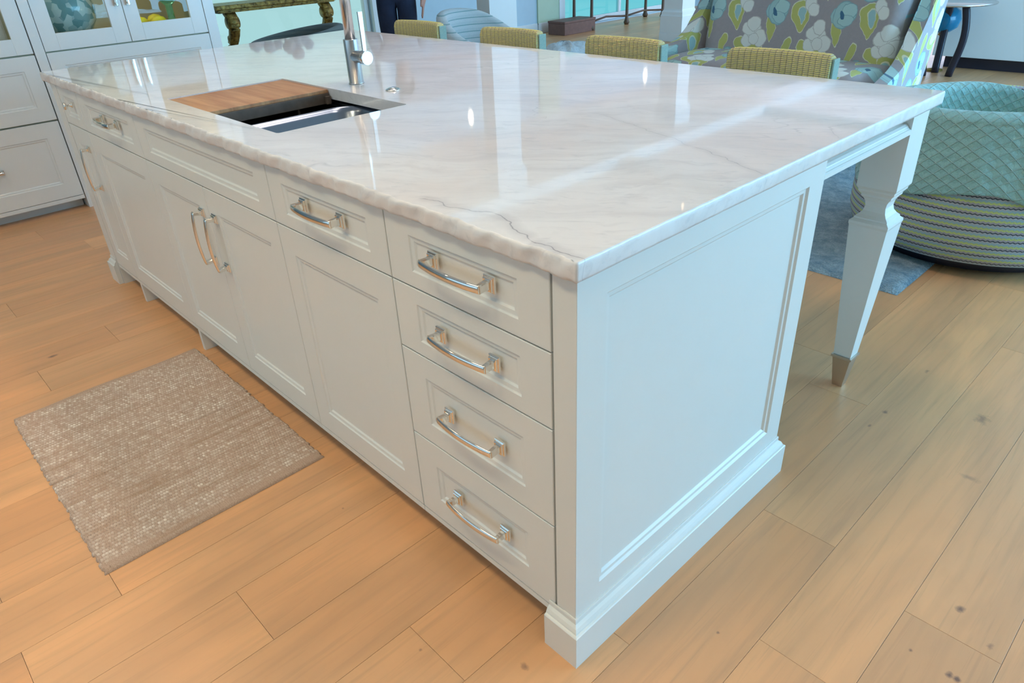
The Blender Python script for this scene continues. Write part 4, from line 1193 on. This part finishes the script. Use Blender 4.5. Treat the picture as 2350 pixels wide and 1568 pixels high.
# local frame: x to the viewer's right, y away from the camera (the person faces -y)
pr = empty('person', (-5.00, 3.27, 0), radians(53 - 4), 'standing person in dark blue jeans and a striped knit top, one hand hanging down', 'person')
V = [(0, 0, .96), (0, 0, 1.08), (0, 0, 1.24), (0, 0, 1.40), (0, .01, 1.50), (0, -.005, 1.56), (0, -.01, 1.64), (0, -.005, 1.72)]
Ed = [(0, 1), (1, 2), (2, 3), (3, 4), (4, 5), (5, 6), (6, 7)]
Ra = [(.135, .09), (.12, .08), (.13, .085), (.125, .08), .055, (.062, .07), (.078, .092), (.055, .065)]
def chain(start, pts, rad):
    prev = start
    for p, r in zip(pts, rad):
        V.append(p); Ra.append(r); Ed.append((prev, len(V) - 1)); prev = len(V) - 1
    return prev
for s in (-1, 1):
    chain(0, [(s * .085, 0, .86), (s * .085, -.01, .68), (s * .085, -.012, .50), (s * .092, .01, .32), (s * .10, .02, .10), (s * .105, -.02, .045), (s * .115, -.14, .03)],
          [.078, .070, .054, .050, .036, .036, .03])
    if s < 0:      # the other arm is bent, hand resting on the chest
        w = chain(3, [(-.185, 0, 1.42), (-.235, .01, 1.28), (-.255, .0, 1.14), (-.20, -.10, 1.17), (-.12, -.165, 1.22)], [.052, .046, .038, .033, .028])
        palm = chain(w, [(-.09, -.175, 1.235), (-.055, -.175, 1.25)], [(.018, .036), (.016, .040)])
        for dz, L in ((.030, .075), (.010, .088), (-.010, .084), (-.030, .065)):
            chain(palm, [(-.045, -.172, 1.255 + dz), (-.045 + L * .5, -.168, 1.262 + dz), (-.045 + L, -.155, 1.264 + dz)], [.0095, .0088, .0075])
        chain(w, [(-.09, -.178, 1.265), (-.065, -.178, 1.295), (-.05, -.175, 1.315)], [.014, .0115, .0095])
        continue
    w = chain(3, [(s * .185, 0, 1.42), (s * .225, .005, 1.28), (s * .245, .0, 1.13), (s * .245, -.02, .98), (s * .24, -.03, .885)], [.052, .046, .038, .033, .028])
    palm = chain(w, [(s * .238, -.038, .845), (s * .236, -.045, .800)], [(.018, .040), (.016, .044)])
    for k, (dy, L) in enumerate(((-.033, .088), (-.011, .098), (.011, .092), (.031, .072))):
        z0 = .790 if k not in (0, 3) else .795
        chain(palm, [(s * .234, -.045 + dy, z0 - .012), (s * .228, -.050 + dy, z0 - L * .55), (s * .219, -.054 + dy, z0 - L)], [.0095, .0088, .0075])
    chain(w, [(s * .232, -.078, .845), (s * .226, -.098, .815), (s * .222, -.102, .785)], [.014, .0115, .0095])
body = skin_body('body', V, Ed, Ra, M['skin'], pr)
# face
hd = MB()
def blob(m, c, r, sc=(1, 1, 1), sub=3):
    b = bmesh.new(); bmesh.ops.create_icosphere(b, subdivisions=sub, radius=r)
    for v in b.verts: v.co = Vector((v.co.x * sc[0], v.co.y * sc[1], v.co.z * sc[2]))
    m.bm(b, True, Matrix.Translation(c)); return m
blob(MB(), (0, -.098, 1.635), .014, (.8, 1.1, 1.6)).build('nose', M['skin'], pr); blob(MB(), (0, -.082, 1.585), .02, (1.5, .6, .35)).build('mouth', M['skin'], pr)
for s_ in (-1, 1):
    blob(MB(), (s_ * .08, .005, 1.645), .022, (.4, .8, 1.3)).build('ear', M['skin'], pr); blob(MB(), (s_ * .03, -.088, 1.665), .010, (1.3, .7, .7)).build('eye', M['eye'], pr)
m = MB(); blob(m, (0, .022, 1.70), .098, (.92, 1.0, .95)); m.build('hair', M['hair'], pr)
# jeans and top grown around the same skeleton
V = [(0, 0, .98), (0, 0, 1.03)]; Ed = [(0, 1)]; Ra = [(.168, .120), (.158, .112)]
for s in (-1, 1):
    chain(0, [(s * .085, 0, .86), (s * .085, -.01, .68), (s * .085, -.012, .50), (s * .092, .01, .30), (s * .10, .018, .09)], [.103, .094, .078, .070, .062])
skin_body('jeans', V, Ed, Ra, M['denim'], pr)
V = [(0, 0, .93), (0, 0, 1.12), (0, 0, 1.30), (0, 0, 1.42), (0, .008, 1.48)]; Ed = [(0, 1), (1, 2), (2, 3), (3, 4)]; Ra = [(.180, .132), (.160, .116), (.168, .12), (.155, .108), .070]
for s in (-1, 1):
    if s < 0: chain(3, [(-.185, 0, 1.425), (-.238, .01, 1.28), (-.258, .0, 1.14), (-.20, -.105, 1.17), (-.14, -.155, 1.208)], [.074, .066, .058, .050, .042])
    else: chain(3, [(s * .185, 0, 1.425), (s * .228, .005, 1.28), (s * .248, .0, 1.13), (s * .25, -.02, .97)], [.074, .066, .056, .048])
skin_body('knit_top', V, Ed, Ra, M['shirt'], pr)
for s in (-1, 1):
    m = MB(); m.tube([(s * .105, .05, .045), (s * .107, -.02, .05), (s * .112, -.10, .038), (s * .118, -.185, .032)], 0, sq=[(.042, .040), (.046, .045), (.046, .034), (.034, .026)]); 
    m.v = [(a, b, max(0.0, c)) for a, b, c in m.v]; m.build('shoe', M['dark'], pr)

# ------------------------------------------------------------------ lamps
def downlight(x, y, e, col, label, ang=120, r=.05, lname='ceiling_lamp'):
    root = empty('ceiling_light', (x, y, CEIL), 0, label, 'ceiling light')
    MB().lathe([(r + .02, -.0005), (r + .02, -.006), (r, -.010), (r - .004, -.004)], (0, 0, 0), 32, cap0=False, cap1=False).build('ring', M['white'], root)
    MB().lathe([(r - .004, -.003), (.002, -.003)], (0, 0, 0), 24).build('lens', M['glow'], root)
    d = bpy.data.lights.new(lname, 'SPOT'); d.energy = e; d.color = col; d.spot_size = radians(ang); d.spot_blend = .8; d.shadow_soft_size = .3
    o = bpy.data.objects.new(lname, d); COL.objects.link(o); o.location = (x, y, CEIL - .03)
WARM = (1., .90, .64)
for k, lx in enumerate((.35, -.5, -1.55, -2.7)):
    downlight(lx, -1.02, 70, WARM, 'recessed ceiling light over the kitchen floor, %s' % ('behind the camera', 'above the drawer cabinet', 'above the jute mat', 'near the built-in drawers')[k], 105)
downlight(-3.2, 5.23, 12, WARM, 'recessed ceiling light above the settee', 120, .016)
downlight(.95, -.1, 62, (1., .74, .45), 'added warm ceiling light over the floor beside the island end panel', 62)  # narrow spot added to warm the floor right of the island
for k, lx in enumerate((-2.3, -1.5, -.7)):
    downlight(lx, 1.15, 38, (.98, .84, .80), 'added fill light in the ceiling over the island, %s' % ('near the sink end', 'above its middle', 'beyond its right end')[k], 140, .05, 'island_fill')  # added lamps that brighten the settee, stools and countertop
def pendant(x, y, z, label):
    root = empty('pendant_light', (x, y, CEIL), 0, label, 'pendant light')
    MB().lathe([(.05, -.0005), (.05, -.02), (.006, -.03), (.004, z - CEIL + .06)], (0, 0, 0), 16).build('cord', M['satin'], root)
    MB().lathe([(.006, z - CEIL + .06), (.018, z - CEIL + .045), (.028, z - CEIL), (.018, z - CEIL - .04), (.003, z - CEIL - .055)], (0, 0, 0), 16).build('bulb', M['glow'], root)
pendant(-5.83, 8.06, 2.4, 'small bare pendant bulb hanging far behind, right one mirrored in the countertop')
pendant(-5.7, 4.62, 2.33, 'small bare pendant bulb behind the near column, left one mirrored in the countertop')

for (x, y) in ((-4.40, .52), (-4.40, .98), (-4.40, -.1)):
    d = bpy.data.lights.new('cabinet_lamp', 'AREA'); d.energy = 1.2; d.color = (1., .86, .62); d.shape = 'RECTANGLE'; d.size = .3; d.size_y = .25
    o = bpy.data.objects.new('cabinet_lamp', d); COL.objects.link(o); o.location = (x, y, 1.75)
